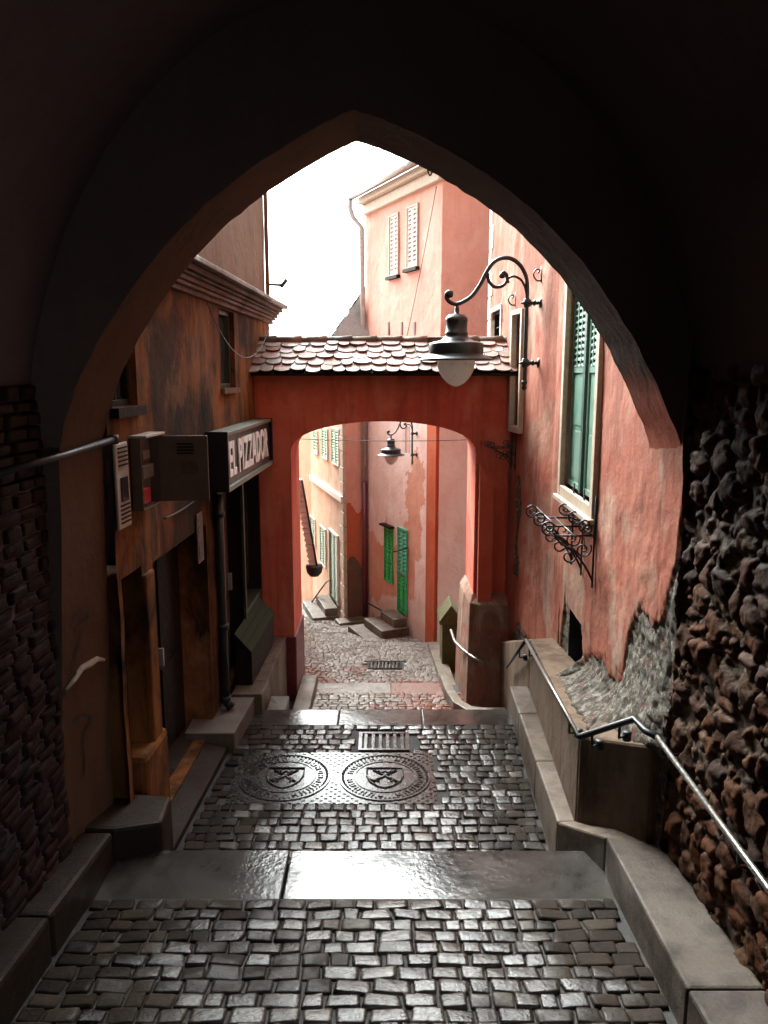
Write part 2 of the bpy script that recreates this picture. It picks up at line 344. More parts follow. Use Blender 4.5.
def wall(name, S, z0, z1, holes, mats, parent, res=.06, zres=None, disp=.006, seed=1, depth=.22, zone=None, q0=0, q1=None, back='black_void', fine=None):
    """grid wall with openings; zone(q,z)->(offset, mat index, tint) may roughen parts of it"""
    q1 = S.len if q1 is None else q1; zres = zres or res
    qs = set(np.linspace(q0, q1, max(2, int((q1-q0)/res)+1)).round(4)); zs = set(np.linspace(z0, z1, max(2, int((z1-z0)/zres)+1)).round(4))
    for a in S.L[1:-1]:
        if q0 < a < q1: qs.add(round(a, 4))
    if fine:
        zs = {z for z in zs if not (fine[0] < z < fine[1])} | set(np.arange(fine[0], fine[1], fine[2]).round(4))
    for h in holes: qs |= {round(h[0], 4), round(h[1], 4)}; zs |= {round(h[2], 4), round(h[3], 4)}
    def clean(v, keep):
        v = sorted(v); o = [v[0]]
        for x in v[1:]:
            if x-o[-1] < .004 and x not in keep: continue
            o.append(x)
        return np.array(o)
    kq = {round(h[i], 4) for h in holes for i in (0, 1)}; kz = {round(h[i], 4) for h in holes for i in (2, 3)}
    qs, zs = clean(qs, kq), clean(zs, kz); nq, nz = len(qs), len(zs)
    base = np.array([tuple(S.pt(q, 0)) for q in qs]); nor = np.array([tuple(S.n[S.seg(q)]) for q in qs])
    QQ, ZZ = np.meshgrid(qs, zs, indexing='ij'); q = QQ.ravel(); z = ZZ.ravel()
    V = np.repeat(base, nz, 0); V[:, 2] = z; N = np.repeat(nor, nz, 0)
    d = (fbm(np.stack([q*3, z*3, 0*q], 1), seed, 4)-.5)*disp*2
    i, j = np.meshgrid(np.arange(nq-1), np.arange(nz-1), indexing='ij'); i = i.ravel(); j = j.ravel()
    cq = (qs[i]+qs[i+1])/2; cz = (zs[j]+zs[j+1])/2; keep = np.ones(len(i), bool)
    for h in holes: keep &= ~((cq > h[0]) & (cq < h[1]) & (cz > h[2]) & (cz < h[3]))
    mi = np.zeros(len(i), int); tint = np.full(len(i), .5)
    if zone:
        dz, _, _ = zone(q, z); d = d+dz; _, mi, tint = zone(cq, cz)
    V[:, 0] += N[:, 0]*d; V[:, 1] += N[:, 1]*d
    Fq = np.stack([i*nz+j, (i+1)*nz+j, (i+1)*nz+j+1, i*nz+j+1], 1)
    mats = list(mats) if isinstance(mats, (list, tuple)) else [mats]
    k = len(mats); Fk = Fq[keep]; mk = list(mi[keep]); tk = list(tint[keep]); V = [tuple(v) for v in V]; Fk = [tuple(f) for f in Fk]
    for h in holes:
        dp = h[4] if len(h) > 4 else depth; e = .0
        c = [(h[0], h[2]), (h[1], h[2]), (h[1], h[3]), (h[0], h[3])]; o = len(V)
        V += [tuple(S.pt(a, b, .004)) for a, b in c]+[tuple(S.pt(a, b, -dp)) for a, b in c]
        for m in range(4): Fk.append((o+m, o+(m+1) % 4, o+4+(m+1) % 4, o+4+m)); mk.append(k if len(h) > 5 else 0); tk.append(.5)
        Fk.append((o+4, o+5, o+6, o+7)); mk.append(k); tk.append(.5)
    return numesh(name, V, Fk, mats+[back], mk, tk, parent)

# ------------------------------------------------------------------ stones laid on a surface
def cobbles(mb, P, U, W, N, a, b, h, tint, mi=0, rnd=.5, n=4, tilt=.03):
    """one rounded stone centred at P, half sizes a (along U) and b (along W), crown height h"""
    ts = [-1, -.94, -.7, .7, .94, 1]; vs = []
    tu, tw = random.uniform(-tilt, tilt), random.uniform(-tilt, tilt); sk = [random.uniform(.86, 1.06) for _ in range(4)]; sh = random.uniform(-.12, .12)
    for iu, u in enumerate(ts):
        for iw, w in enumerate(ts):
            k = 1-.06*(abs(u) > .85 and abs(w) > .85)
            au = a*(sk[0] if w < 0 else sk[1])*k; bw = b*(sk[2] if u < 0 else sk[3])*k
            e = max(abs(u), abs(w)); hh = -h*1.3 if e > .95 else (h*.70 if e > .8 else h)
            hh += 0 if e > .95 else tu*u*a+tw*w*b+random.uniform(-.06, .06)*h
            vs.append(P+U*(u*au+sh*w*a*.3)+W*(w*bw)+N*hh)
    m = len(ts); fs = [(i*m+j, (i+1)*m+j, (i+1)*m+j+1, i*m+j+1) for i in range(m-1) for j in range(m-1)]
    mb.add(vs, fs, tint=tint, mi=mi, smooth=True)
def pave(mb, y0, z0, y1, z1, xl, xr, sx, sy, h=.014, skip=(), mi=0, mifn=None, gap=.99, jit=.08):
    """rows of setts across the lane between the edges xl(y), xr(y)"""
    sl = (z1-z0)/(y1-y0); W = Vector((0, 1, sl)).normalized(); U = Vector((1, 0, 0)); N = Vector((0, -sl, 1)).normalized()
    sy = (y1-y0)/max(1, int((y1-y0)/sy+.5)); y = y0+sy*.5
    while y < y1-sy*.4:
        syy = sy; x = xl(y)+random.uniform(0, sx*.3)
        while x < xr(y)-sx*.35:
            w = min(sx*random.uniform(.62, 1.5), xr(y)-x)
            cx = x+w/2; cy = y+random.uniform(-jit, jit)*sy*.5
            if w > sx*.3 and not any(a < cx < b and c < cy < d for a, b, c, d in skip):
                cobbles(mb, Vector((cx, cy, z0+(cy-y0)*sl+random.uniform(-.45, .4)*h)), U, W, N, w/2*gap, syy/2*gap*random.uniform(.96, 1.05), h, random.random(), mi if mifn is None else mifn(cx, cy), tilt=.085)
            x += w
        y += syy
def const(v): return lambda y: v
def line(ya, xa, yb, xb): return lambda y: xa+(xb-xa)*(y-ya)/(yb-ya)

# ================================================================== THE SETTING: ground, lane, steps, kerbs
mb = MB(); mb.box(-300, 300, -100, 500, -9.2, -9.0); tag(mb.build('ground', 'far_cobble'), kind='structure')
T0z = lambda y: -3.30+(4.5-y)*.118
m = MB(); m.add([(-2.3, -4.2, T0z(-4.2)-.010), (2.1, -4.2, T0z(-4.2)-.010), (2.1, 4.5, -3.310), (-2.3, 4.5, -3.310)], [(0, 1, 2, 3)])
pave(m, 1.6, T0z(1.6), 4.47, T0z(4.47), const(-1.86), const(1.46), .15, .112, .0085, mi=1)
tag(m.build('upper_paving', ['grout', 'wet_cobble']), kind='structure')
# threshold slabs under the passage arch
m = MB()
xs = [-1.88, -.66, 1.52]
for i in range(2): m.box(xs[i]+.004, xs[i+1]-.005, 4.475, 5.03+random.uniform(-.006, .006), -3.52, -3.315+random.uniform(-.004, .004))
tag(m.build('threshold_slab', 'wet_slab', bevel=.012), kind='structure')
# T1: the tread with the manholes
T1z = lambda y: -3.70-(y-5.0)*.010
xl1 = line(5.6, -1.64, 8.1, -1.50); xr1 = line(5.6, 1.30, 8.2, 1.40)
m = MB(); m.add([(-2.0, 5.0, T1z(5)-.009), (1.75, 5.0, T1z(5)-.009), (1.75, 8.3, T1z(8.3)-.009), (-2.0, 8.3, T1z(8.3)-.009)], [(0, 1, 2, 3)])
m.box(-2.0, 1.75, 4.99, 5.0, -4, -3.4)
MH = [(atZ(285, 777, T1z(6.7)), .43), (atZ(385, 777, T1z(6.7)), .43)]
DR1 = atZ(384, 742, T1z(7.5)); 
skip = [(c.x-.50, c.x+.50, c.y-.48, c.y+.48) for c, r in MH]+[(DR1.x-.30, DR1.x+.30, DR1.y-.24, DR1.y+.24)]
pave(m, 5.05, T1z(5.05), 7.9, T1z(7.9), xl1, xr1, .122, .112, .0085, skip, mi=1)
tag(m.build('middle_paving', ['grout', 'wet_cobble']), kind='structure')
m = MB(); xs = [-1.48, -.5, .42, 1.42]
for i in range(3): m.box(xs[i]+.004, xs[i+1]-.004, 7.90, 8.3, -3.95, -3.722+random.uniform(-.003, .003))
z = -3.722
for k in range(4):
    z -= .17; y = 8.3+.27*k; m.box(-1.5, 1.72, y, y+.27+(.12 if k == 3 else .02), z-.3, z)
tag(m.build('stair_step', 'wet_slab', bevel=.01), kind='structure')
# T2 under the bridging arch
T2z = lambda y: -4.42-(y-9.3)*.05
m = MB(); m.add([(-2, 9.2, T2z(9.2)-.02), (1.9, 9.2, T2z(9.2)-.02), (1.9, 10.95, T2z(10.95)-.02), (-2, 10.95, T2z(10.95)-.02)], [(0, 1, 2, 3)])
pave(m, 9.38, T2z(9.38), 10.55, T2z(10.55), const(-1.0), const(1.6), .11, .09, .007, mifn=lambda x, y: (2 if x+.25*math.sin(y*9) > .0 else 1))
tag(m.build('arch_paving', ['grout', 'far_cobble', 'red_cobble']), kind='structure')
m = MB(); m.box(-1.0, .1, 10.55, 10.95, -4.8, T2z(10.7)); m.box(.107, .95, 10.55, 10.95, -4.8, T2z(10.7)-.003, mi=1)
tag(m.build('arch_step', ['grey_slab', 'red_cobble'], bevel=.008), kind='structure')
# T3 and the far lane
T3z = lambda y: -4.68-(y-10.95)*.086
m = MB(); m.add([(-1.7, 10.9, T3z(10.9)-.02), (1.7, 10.9, T3z(10.9)-.02), (1.7, 14.0, T3z(14)-.02), (-2.2, 14.0, T3z(14)-.02)], [(0, 1, 2, 3)])
DR2 = atZ(385, 663, T3z(12.0))
pave(m, 10.98, T3z(10.98), 14.0, T3z(14.0), line(11, -1.1, 14, -1.9), const(1.05), .10, .09, .006, [(DR2.x-.34, DR2.x+.34, DR2.y-.26, DR2.y+.26)], mifn=lambda x, y: (2 if (y < 11.6 and x > -.3) or (x < -.3 and 11.3 < y < 12.4 and math.sin(x*7+y*5) > .1) else 1))
tag(m.build('lower_paving', ['grout', 'far_cobble', 'red_cobble']), kind='structure')
T4z = lambda y: -5.02-(y-14.0)*.17
m = MB(); m.add([(-6, 14.0, T4z(14)-.06), (2.2, 14.0, T4z(14)-.06), (2.2, 32, T4z(32)-.06), (-14, 32, T4z(32)-.06)], [(0, 1, 2, 3)])
pave(m, 14.03, T4z(14.03), 21.5, T4z(21.5), line(14, -2.0, 21, -3.2), line(14, 1.0, 17.2, -.45), .11, .10, .006, mi=1)
tag(m.build('far_lane', ['far_cobble', 'far_cobble']), kind='structure')
# kerbs
m = MB()
def kerbline(m, pts, w, drop, n=(0, 0), **k):     # pts: (x,y,ztop); w to the right of travel
    for i in range(len(pts)-1):
        a, b = Vector(pts[i]), Vector(pts[i+1]); d = Vector((b.x-a.x, b.y-a.y, 0)).normalized(); r = Vector((d.y, -d.x, 0))*w
        e = d*.002
        m.hexa([a+e-Vector((0, 0, drop)), a+e+r-Vector((0, 0, drop)), b-e+r-Vector((0, 0, drop)), b-e-Vector((0, 0, drop))][::1], [a+e, a+e+r, b-e+r, b-e], **k)
m = MB()      # right kerb, inside the passage and jogging in below it
yy = [-3.8, -1.5, .6, 2.0, 3.3]
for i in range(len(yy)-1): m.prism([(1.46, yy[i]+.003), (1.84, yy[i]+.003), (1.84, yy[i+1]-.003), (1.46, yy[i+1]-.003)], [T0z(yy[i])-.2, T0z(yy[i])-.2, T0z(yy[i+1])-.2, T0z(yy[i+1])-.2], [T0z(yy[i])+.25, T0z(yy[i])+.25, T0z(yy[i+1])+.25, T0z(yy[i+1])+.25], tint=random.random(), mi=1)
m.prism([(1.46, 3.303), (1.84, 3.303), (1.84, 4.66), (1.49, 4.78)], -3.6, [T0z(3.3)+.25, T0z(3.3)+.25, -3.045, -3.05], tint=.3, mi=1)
m.prism([(1.30, 5.36), (1.49, 4.784), (1.84, 4.664), (1.84, 5.3), (1.50, 5.36)], -4.0, [-3.30, -3.055, -3.05, -3.2, -3.30], tint=.6)
yy = [5.363, 6.4, 7.5, 8.32]
for i in range(3):
    a, b = yy[i], yy[i+1]; za, zb = -3.30-(a-5.36)*.05, -3.30-(b-5.36)*.05
    f = line(5.36, 1.30, 8.3, 1.41); g = line(5.36, 1.48, 8.3, 1.66)
    m.prism([(f(a), a+.002), (g(a), a+.002), (g(b), b-.002), (f(b), b-.002)], -4.0, [za, za, zb, zb], tint=random.random())
tag(m.build('right_kerb', ['pale_slab', 'shaded_kerb'], bevel=.018), kind='structure')
m = MB()      # left kerb of the passage with its projecting end block
yy = [-3.8, -1.5, .6, 2.4, 3.9, 4.9]
for i in range(len(yy)-1): m.prism([(-2.1, yy[i]+.003), (-1.86, yy[i]+.003), (-1.86, yy[i+1]-.003), (-2.1, yy[i+1]-.003)], -3.9, [T0z(yy[i])+.26, T0z(yy[i])+.26, T0z(yy[i+1])+.26, T0z(yy[i+1])+.26], tint=random.random())
m.prism([(-2.1, 4.903), (-1.86, 4.903), (-1.56, 5.02), (-1.60, 5.42), (-1.87, 5.42), (-2.1, 5.3)], -4.0, [-3.06, -3.07, -3.09, -3.12, -3.1, -3.08], tint=.5)
tag(m.build('left_kerb', 'brown_slab', bevel=.03), kind='structure')
m = MB()      # kerbs under the bridging arch
kerbline(m, [(-.98, 10.95, -4.36), (-.98, 9.32, -4.30)], .22, .5)
kerbline(m, [(.82, 10.98, -4.36), (.86, 10.3, -4.33), (.93, 9.85, -4.31), (1.08, 9.58, -4.30), (1.30, 9.50, -4.29), (1.66, 9.47, -4.27)][::-1], .13, .5)
kerbline(m, [(.86, 11.0, -4.55), (.84, 12.4, -4.70), (.80, 13.7, -4.83)], .22, .5, mi=0)
tag(m.build('lower_kerb', 'pale_slab', bevel=.012), kind='structure')
# raised pavement along the left houses
LX = lambda y: -2.03+.033*y
m = MB()
m.prism([(-2.45, 5.43), (-1.66, 5.43), (xl1(7.3)-.02, 7.3), (-2.35, 7.3)], -4.0, [-3.52, -3.66, -3.66, -3.52], tint=.4)
tag(m.build('side_pavement', 'brown_slab', bevel=.012), kind='structure')
m = MB()
m.prism([(-2.0, 7.305), (-1.50, 7.305), (-1.44, 8.2), (-2.0, 8.2)], -4.4, -3.53, tint=.3)
y = 8.205
for k in range(5): m.prism([(-1.70, y), (-1.36, y), (-1.34, y+.40), (-1.70, y+.40)], -4.8, -3.50-.006*k, tint=random.random(), mi=1); y += .404
m.prism([(-1.335, 8.32), (-1.12, 8.32), (-1.12, 8.72), (-1.335, 8.72)], -4.5, -3.74, tint=.2)
tag(m.build('terrace_pavement', ['grey_slab', 'pale_slab'], bevel=.012), kind='structure')

# ================================================================== THE PASSAGE
ps = thing('arched_passage', 'dark vaulted passage whose pointed stone arch frames the lane', 'passage', (0, 2, -3.2))
prof_px = [(103, 450), (108, 415), (120, 378), (140, 337), (165, 297), (195, 257), (230, 222), (270, 190), (312, 164), (335, 151), (357, 141), (378, 148), (400, 157), (430, 171), (465, 192), (500, 216), (530, 243), (560, 276), (590, 318), (615, 362), (635, 405), (648, 440), (655, 475)]
YN, YF = 4.65, 5.25
pr = [atY(a, b, YF) for a, b in prof_px]; pr = [(p.x, p.z) for p in pr]
def smooth_profile(P, k=4):
    out = []
    for i in range(len(P)-1):
        p0, p1, p2, p3 = P[max(i-1, 0)], P[i], P[i+1], P[min(i+2, len(P)-1)]
        if i == 10: p0 = p1
        if i == 9: p3 = p2
        for j in range(k):
            t = j/k
            out.append(tuple(.5*((2*p1[q])+(-p0[q]+p2[q])*t+(2*p0[q]-5*p1[q]+4*p2[q]-p3[q])*t*t+(-p0[q]+3*p1[q]-3*p2[q]+p3[q])*t**3) for q in (0, 1)))
    return out+[P[-1]]
pr = smooth_profile(pr)
x_ = pr[0][0]; pr = [(x_-.10, -4.0), (x_-.085, -2.9), (x_-.045, -1.8), (x_-.015, -.9)]+pr+[(1.815, -.9), (1.83, -1.8), (1.83, -4.0)]
pr = [(x+random.uniform(-.006, .006), z) for x, z in pr]
def outer(x, z, X=5.5, ZT=7.0):
    cx, cz = 0, -.5
    if z < cz: return (math.copysign(X, x), z)
    dx, dz = x-cx, z-cz; t = min(X/abs(dx) if abs(dx) > 1e-6 else 1e9, (ZT-cz)/dz if dz > 1e-6 else 1e9); return (cx+dx*t, cz+dz*t)
m = MB(); n = len(pr); nd = 6
for i in range(n-1):
    (x0, z0), (x1, z1) = pr[i], pr[i+1]; (a0, b0), (a1, b1) = outer(x0, z0), outer(x1, z1)
    e0, e1 = [(.05+.09*min(1, max(0, (-.9-zz)/2.2)))*min(1, max(0, 1-(ii-6)/22)) for ii, zz in ((i, z0), (i+1, z1))]
    m.add([(x0-e0, YN, z0), (x1-e1, YN, z1), (a1, YN, b1), (a0, YN, b0)], [(0, 1, 2, 3)], mi=1)
    m.add([(x0, YF, z0), (x1, YF, z1), (a1, YF, b1), (a0, YF, b0)], [(3, 2, 1, 0)], mi=2)
ch = .025
V = []; 
for i, (x, z) in enumerate(pr):
    for k in range(nd+1):
        y = YN+(YF-YN)*k/nd
        t_ = 1-k/nd; x_ = x-t_*(.05+.09*min(1, max(0, (-.9-z)/2.2)))*min(1, max(0, 1-(i-6)/22))
        V.append((x_+random.uniform(-.004, .004), y, z+random.uniform(-.004, .004)))
m.add(V, [(i*(nd+1)+k, i*(nd+1)+k+1, (i+1)*(nd+1)+k+1, (i+1)*(nd+1)+k) for i in range(n-1) for k in range(nd)], smooth=True)
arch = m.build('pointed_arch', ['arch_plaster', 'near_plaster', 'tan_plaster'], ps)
# vault and added back
m = MB(); nv = 28; vs = []
for j, y in enumerate(np.linspace(-4.2, YN+.06, 12)):
    for i in range(nv+1):
        a = math.pi*i/nv; vs.append((-.12-2.02*math.cos(a), y, -.7+2.75*math.sin(a)+.02*random.random()))
m.add(vs, [(j*(nv+1)+i, (j+1)*(nv+1)+i, (j+1)*(nv+1)+i+1, j*(nv+1)+i+1) for j in range(11) for i in range(nv)], smooth=True)
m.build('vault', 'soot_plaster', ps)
m = MB(); m.box(-2.6, 2.4, -4.4, -4.2, -3.2, 2.4); m.build('end_wall', 'soot_plaster', ps)  # added unseen wall that keeps sky light from entering behind the camera
# left brick wall
m = MB(); m.box(-2.5, -2.06, -4.2, YN-.004, -4.0, -.6, mi=0)
zb = -3.15; r = 0
while zb < -.12:
    hb = random.uniform(.062, .095); y = 1.9-random.random()*.25
    while y < YN-.01:
        lb = random.uniform(.17, .30); lb = min(lb, YN-.004-y)
        if lb > .05: cobbles(m, Vector((-2.055+random.uniform(-.006, .008), y+lb/2, zb+hb/2)), Vector((0, 1, 0)), Vector((0, 0, 1)), Vector((1, 0, 0)), lb/2*.93, hb/2*.86, .022, random.random(), mi=1, tilt=.12)
        y += lb
    zb += hb
m.build('brick_wall', ['soot_plaster', 'old_brick'], ps)
# right boulder wall
SW = Strip([(1.845, -4.2), (1.845, YN)], +1)
def stonezone(q, z):
    w1 = (fbm(np.stack([q*3, z*3, 0*q], 1), 81, 3)-.5)*.9; w2 = (fbm(np.stack([q*3, z*3, 0*q+5], 1), 82, 3)-.5)*.9
    d1, d2, idv = worley(np.stack([q*5.6+w1, z*6.6+w2], 1), 83)
    e1, e2, id2 = worley(np.stack([q*13+w2, z*14+w1], 1), 85)
    rough = (fbm(np.stack([q*22, z*22, 0*q], 1), 84, 4)-.5)
    big = np.clip((d2-d1-.10)*2.2, 0, 1); dome = np.sqrt(np.clip(big*(2-big), 0, 1)); small = np.clip((e2-e1-.12)*2.0, 0, 1); sd = np.sqrt(np.clip(small*(2-small), 0, 1))
    on = idv > .22; lean = (idv*37 % 1-.5)*(z*5.6 % 1-.5)
    hgt = np.where(on & (big > 0), dome*(.03+.034*(idv*13 % 1))+lean*.02, sd*.028*(id2 > .4))
    mort = np.where(on, big <= 0.02, (small <= .02) | (id2 <= .4))
    return hgt+rough*.030, np.where(mort, 1, 0), np.where(on, idv*17 % 1, id2*11 % 1)
wall('stone_wall', SW, -4.0, .05, [], ['boulder', 'mortar'], ps, res=.0125, zres=.0125, disp=.02, seed=77, q0=5.6, zone=stonezone)
# graffiti scrawl and a broken ridge of plaster on the left jamb
XJ = pr[4][0]
def jamb(px, py):
    r = ray(px, py); xj = 0
    for it in range(3):
        t = (XJ+.014)/r.x if it == 0 else xj/r.x; P = r*t; f = min(1, max(0, (YF-P.y)/(YF-YN)))
        b_ = np.interp(P.z, [-4, -2.9, -1.8, -.9, -.4], [-.10, -.085, -.045, -.015, 0]); xj = XJ+b_-f*(.05+.09*min(1, max(0, (-.9-P.z)/2.2)))+.026
    return r*(xj/r.x)
def ribbon(m, pts, w, **k):
    P = [jamb(*p) for p in pts]
    for i in range(len(P)-1):
        d = (P[i+1]-P[i]).normalized(); s = Vector((0, -d.z, d.y))*w
        m.add([P[i]-s, P[i+1]-s, P[i+1]+s, P[i]+s], [(0, 1, 2, 3)], **k)
m = MB()
for c in ([(74, 626), (76, 616), (82, 610), (89, 611), (90, 616), (84, 622), (77, 628)], [(83, 632), (79, 645), (74, 662)], [(71, 676), (80, 672)], [(74, 722), (83, 716), (91, 716), (92, 722), (85, 730), (83, 742), (86, 758), (84, 775)]):
    m = MB(); ribbon(m, c, .010); m.build('graffiti', 'graffiti_paint', arch)
m = MB(); P = [jamb(a, b) for a, b in [(66, 690), (74, 680), (82, 668), (90, 664), (97, 659), (104, 660)]]
m.tube(P, [.012, .018, .022, .026, .02, .012], 6); m.build('broken_plaster', 'chipped_plaster', arch)
# iron tie bar at the springing
tb = MB(); a = jamb(38, 446); b = jamb(103, 439)
tb.tube([Vector((-2.0, 3.9, -.50)), Vector((-1.90, 4.62, -.47)), Vector((-1.83, 5.28, -.43))], .022, 10); tb.lathe([(0, -.03), (.03, -.03), (.035, 0), (.03, .03), (0, .03)], (-1.83, 5.29, -.43), 12)
tag(tb.build('tie_bar', 'black_iron'), 'black iron pipe running along the left springing of the passage arch', 'pipe')

# ================================================================== LEFT: stained rust coloured building
LS = Strip([(LX(5.26), 5.26), (LX(11.5), 11.5)], -1)
lb = thing('stained_building', 'rust coloured plaster building with dark water stains and two doorways', 'building', (-2.0, 8, -3.6))
qY = lambda y: (y-5.26)/math.cos(math.atan(.033))
door1 = (qY(6.0), qY(7.62), -3.60, -1.46, .35); door2 = (qY(5.33), qY(5.74), -3.58, -1.42, .3)
win1 = LS.rect(221, 388, 233, 312); win1 = (win1[0], win1[1], -.14, .70, .14)
win2 = (qY(5.35), qY(5.86), -.22, .62, .14); shop = (qY(7.95), qY(10.2), -3.50, -1.05, .5)
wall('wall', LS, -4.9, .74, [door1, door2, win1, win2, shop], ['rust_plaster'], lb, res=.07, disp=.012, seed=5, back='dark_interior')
m = MB()       # body behind
m.box(-6, LX(5.3)-.55, 5.27, 11.5, -4.9, .7); m.add([(LX(11.5), 11.5, -5), (-6, 11.5, -5), (-6, 11.5, .74), (LX(11.5), 11.5, .74)], [(0, 1, 2, 3)])
m.build('rear_wall', 'rust_plaster', lb)
m = MB()
for z0, z1, o, t in ((.72, .765, .05, .2), (.768, .80, .09, .8), (.803, .845, .12, .4), (.848, .875, .15, .9), (.878, .93, .19, .1)):
    LS.box(m, -.05, LS.len+.06, z0, z1, -.2, o, tint=t)
m.build('cornice', 'cornice_tile', lb, bevel=.008)
m = MB()
LS.box(m, -.05, LS.len+.12, .935, .985, -.2, .26); m.build('coping', 'pale_slab', lb, bevel=.01)
def leafdoor(parent, S, h, mat, off, nplank=0, panels=2, name='door', handle=True):
    m = MB(); S.box(m, h[0]+.03, h[1]-.03, h[2], h[3]-.04, off-.05, off)
    w = (h[1]-h[0]-.06)/panels
    for k in range(panels):
        for f0, f1 in ((.06, .42), (.48, .94)):
            S.box(m, h[0]+.03+w*k+.08, h[0]+.03+w*(k+1)-.08, h[2]+(h[3]-h[2])*f0, h[2]+(h[3]-h[2])*f1, off, off+.018)
    d = m.build(name, mat, parent, bevel=.006)
    if handle:
        m = MB(); S.box(m, (h[0]+h[1])/2+.03, (h[0]+h[1])/2+.06, h[2]+.95, h[2]+1.12, off+.002, off+.05); m.build('handle', 'zinc', d)
    return d
leafdoor(lb, LS, door1, 'dark_wood', -.28); leafdoor(lb, LS, door2, 'dark_wood', -.24, panels=1)
# pilaster between the doors with a broken swollen base
m = MB(); LS.box(m, qY(5.76), qY(5.97), -3.6, -1.5, -.3, .03); m.build('pilaster', 'rust_plaster', lb, bevel=.02)
S_ = LS
m = MB(); LS.box(m, qY(5.50), qY(6.05), -3.7, -2.85, -.25, .05); m.build('pilaster_base', 'rust_plaster', lb, bevel=.05)
def casement(parent, S, h, frame, off=-.03, fw=.045, bars=(1, 1), out=None, name='window', glassm='window_glass', depth=.08):
    m = MB()
    S.box(m, h[0], h[0]+fw, h[2], h[3], off-depth, off); S.box(m, h[1]-fw, h[1], h[2], h[3], off-depth, off)
    S.box(m, h[0]+fw, h[1]-fw, h[3]-fw, h[3], off-depth, off); S.box(m, h[0]+fw, h[1]-fw, h[2], h[2]+fw, off-depth, off)
    for k in range(bars[0]):
        q = h[0]+(h[1]-h[0])*(k+1)/(bars[0]+1); S.box(m, q-.014, q+.014, h[2]+fw, h[3]-fw, off-depth+.01, off-.012)
    for k in range(bars[1]):
        z = h[2]+(h[3]-h[2])*(k+1)/(bars[1]+1); S.box(m, h[0]+fw, h[1]-fw, z-.011, z+.011, off-depth+.012, off-.014)
    w = m.build(name, frame, parent, bevel=.004)
    m = MB(); S.box(m, h[0]+fw*.5, h[1]-fw*.5, h[2]+fw*.5, h[3]-fw*.5, off-depth+.02, off-depth+.03); m.build('pane', glassm, w)
    return w
w = casement(lb, LS, win1, 'grey_green_wood', -.05, bars=(0, 0)); m = MB(); LS.box(m, win1[0]-.03, win1[1]+.03, win1[2]-.06, win1[2]-.003, -.1, .05); m.build('sill', 'tan_plaster', w)
w = casement(lb, LS, win2, 'dark_wood', -.05); m = MB(); LS.box(m, win2[0]-.03, win2[1]+.03, win2[2]-.07, win2[2]-.003, -.1, .06); m.build('sill', 'dark_wood', w)
# shop front
m = MB()
for q0, q1 in ((shop[0], shop[0]+.07), (qY(9.05), qY(9.13)), (shop[1]-.08, shop[1])): LS.box(m, q0, q1, shop[2], shop[3], -.3, .05)
LS.box(m, shop[0]+.072, shop[1]-.082, shop[3]-.08, shop[3], -.3, .04)
sf = m.build('shop_front', 'dark_wood', lb, bevel=.006)
m = MB(); LS.box(m, qY(8.06), qY(9.04), shop[2]+.02, shop[3]-.1, -.16, -.12)
for k in range(2):
    a = qY(8.06)+.08+k*.46; LS.box(m, a, a+.36, shop[2]+.15, shop[2]+.9, -.12, -.10); LS.box(m, a, a+.36, shop[2]+1.0, shop[3]-.25, -.12, -.10)
d = m.build('shop_door', 'brown_wood', lb, bevel=.006); m = MB(); LS.box(m, qY(8.90), qY(8.94), -2.5, -2.3, -.118, -.06); m.build('handle', 'zinc', d)
m = MB(); LS.box(m, qY(9.0), qY(9.05), shop[2], shop[3]-.1, .052, .085); m.build('door_post', 'grey_green_wood', sf, bevel=.004)
m = MB(); LS.box(m, qY(9.14), shop[1]-.09, -2.75, shop[3]-.1, -.12, -.10); m.build('shop_window', 'window_glass', sf)
m = MB()
for k in range(4): LS.box(m, qY(9.14), shop[1]-.09, -3.48+k*.17, -3.325+k*.17, -.14, .06)
m.build('stall_board', 'grey_green_wood', sf, bevel=.006)
m = MB(); 
a, b = qY(8.45), qY(9.9)
def slope_box(m, a, b, z0, zb, zf, o0, o1):
    m.hexa([LS.pt(a, z0, o0), LS.pt(b, z0, o0), LS.pt(b, z0, o1), LS.pt(a, z0, o1)], [LS.pt(a, zb, o0), LS.pt(b, zb, o0), LS.pt(b, zf, o1), LS.pt(a, zf, o1)])
bn = thing('storage_bin', 'low grey green wooden bin with sloping lid against the shop front', 'bin', tuple(LS.pt((a+b)/2, -3.5, .15)))
slope_box(m, a, b, -3.49, -2.90, -3.12, .065, .25); m.build('body', 'dark_wood', bn, bevel=.01)
m = MB()
for k in range(3):
    f0, f1 = k/3, (k+.97)/3; slope_box(m, a-.02, b+.02, 0, 0, 0, 0, 0) if False else None
    A = [LS.pt(q_, -2.895-.22*f, .062+.195*f) for q_, f in ((a-.02, f0), (b+.02, f0), (b+.02, f1), (a-.02, f1))]; m.hexa(A, [p_+Vector((0, 0, .022)) for p_ in A])
m.build('lid', 'bin_green', bn, bevel=.004)
# tall building behind the cornice
tb2 = thing('tall_building', 'tall plain tan wall rising above the tiled cornice at the left', 'building', (-3, 8, .9))
TS = Strip([(LX(5.26)-.22, 5.26), (LX(11.5)-.05, 11.55)], -1)
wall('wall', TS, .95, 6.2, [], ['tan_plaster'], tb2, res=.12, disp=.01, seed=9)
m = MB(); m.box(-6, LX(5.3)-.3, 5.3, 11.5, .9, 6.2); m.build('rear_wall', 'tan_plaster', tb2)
m = MB(); m.box(-6, -1.62, 5.2, 11.65, 6.2, 6.32); m.build('roof', 'roof_tile', tb2)
m = MB(); m.tube([(LX(11.5)-.02, 11.58, .99), (LX(11.5)-.02, 11.58, 6.19)], .03, 8); m.build('corner_strip', 'tan_plaster', tb2)
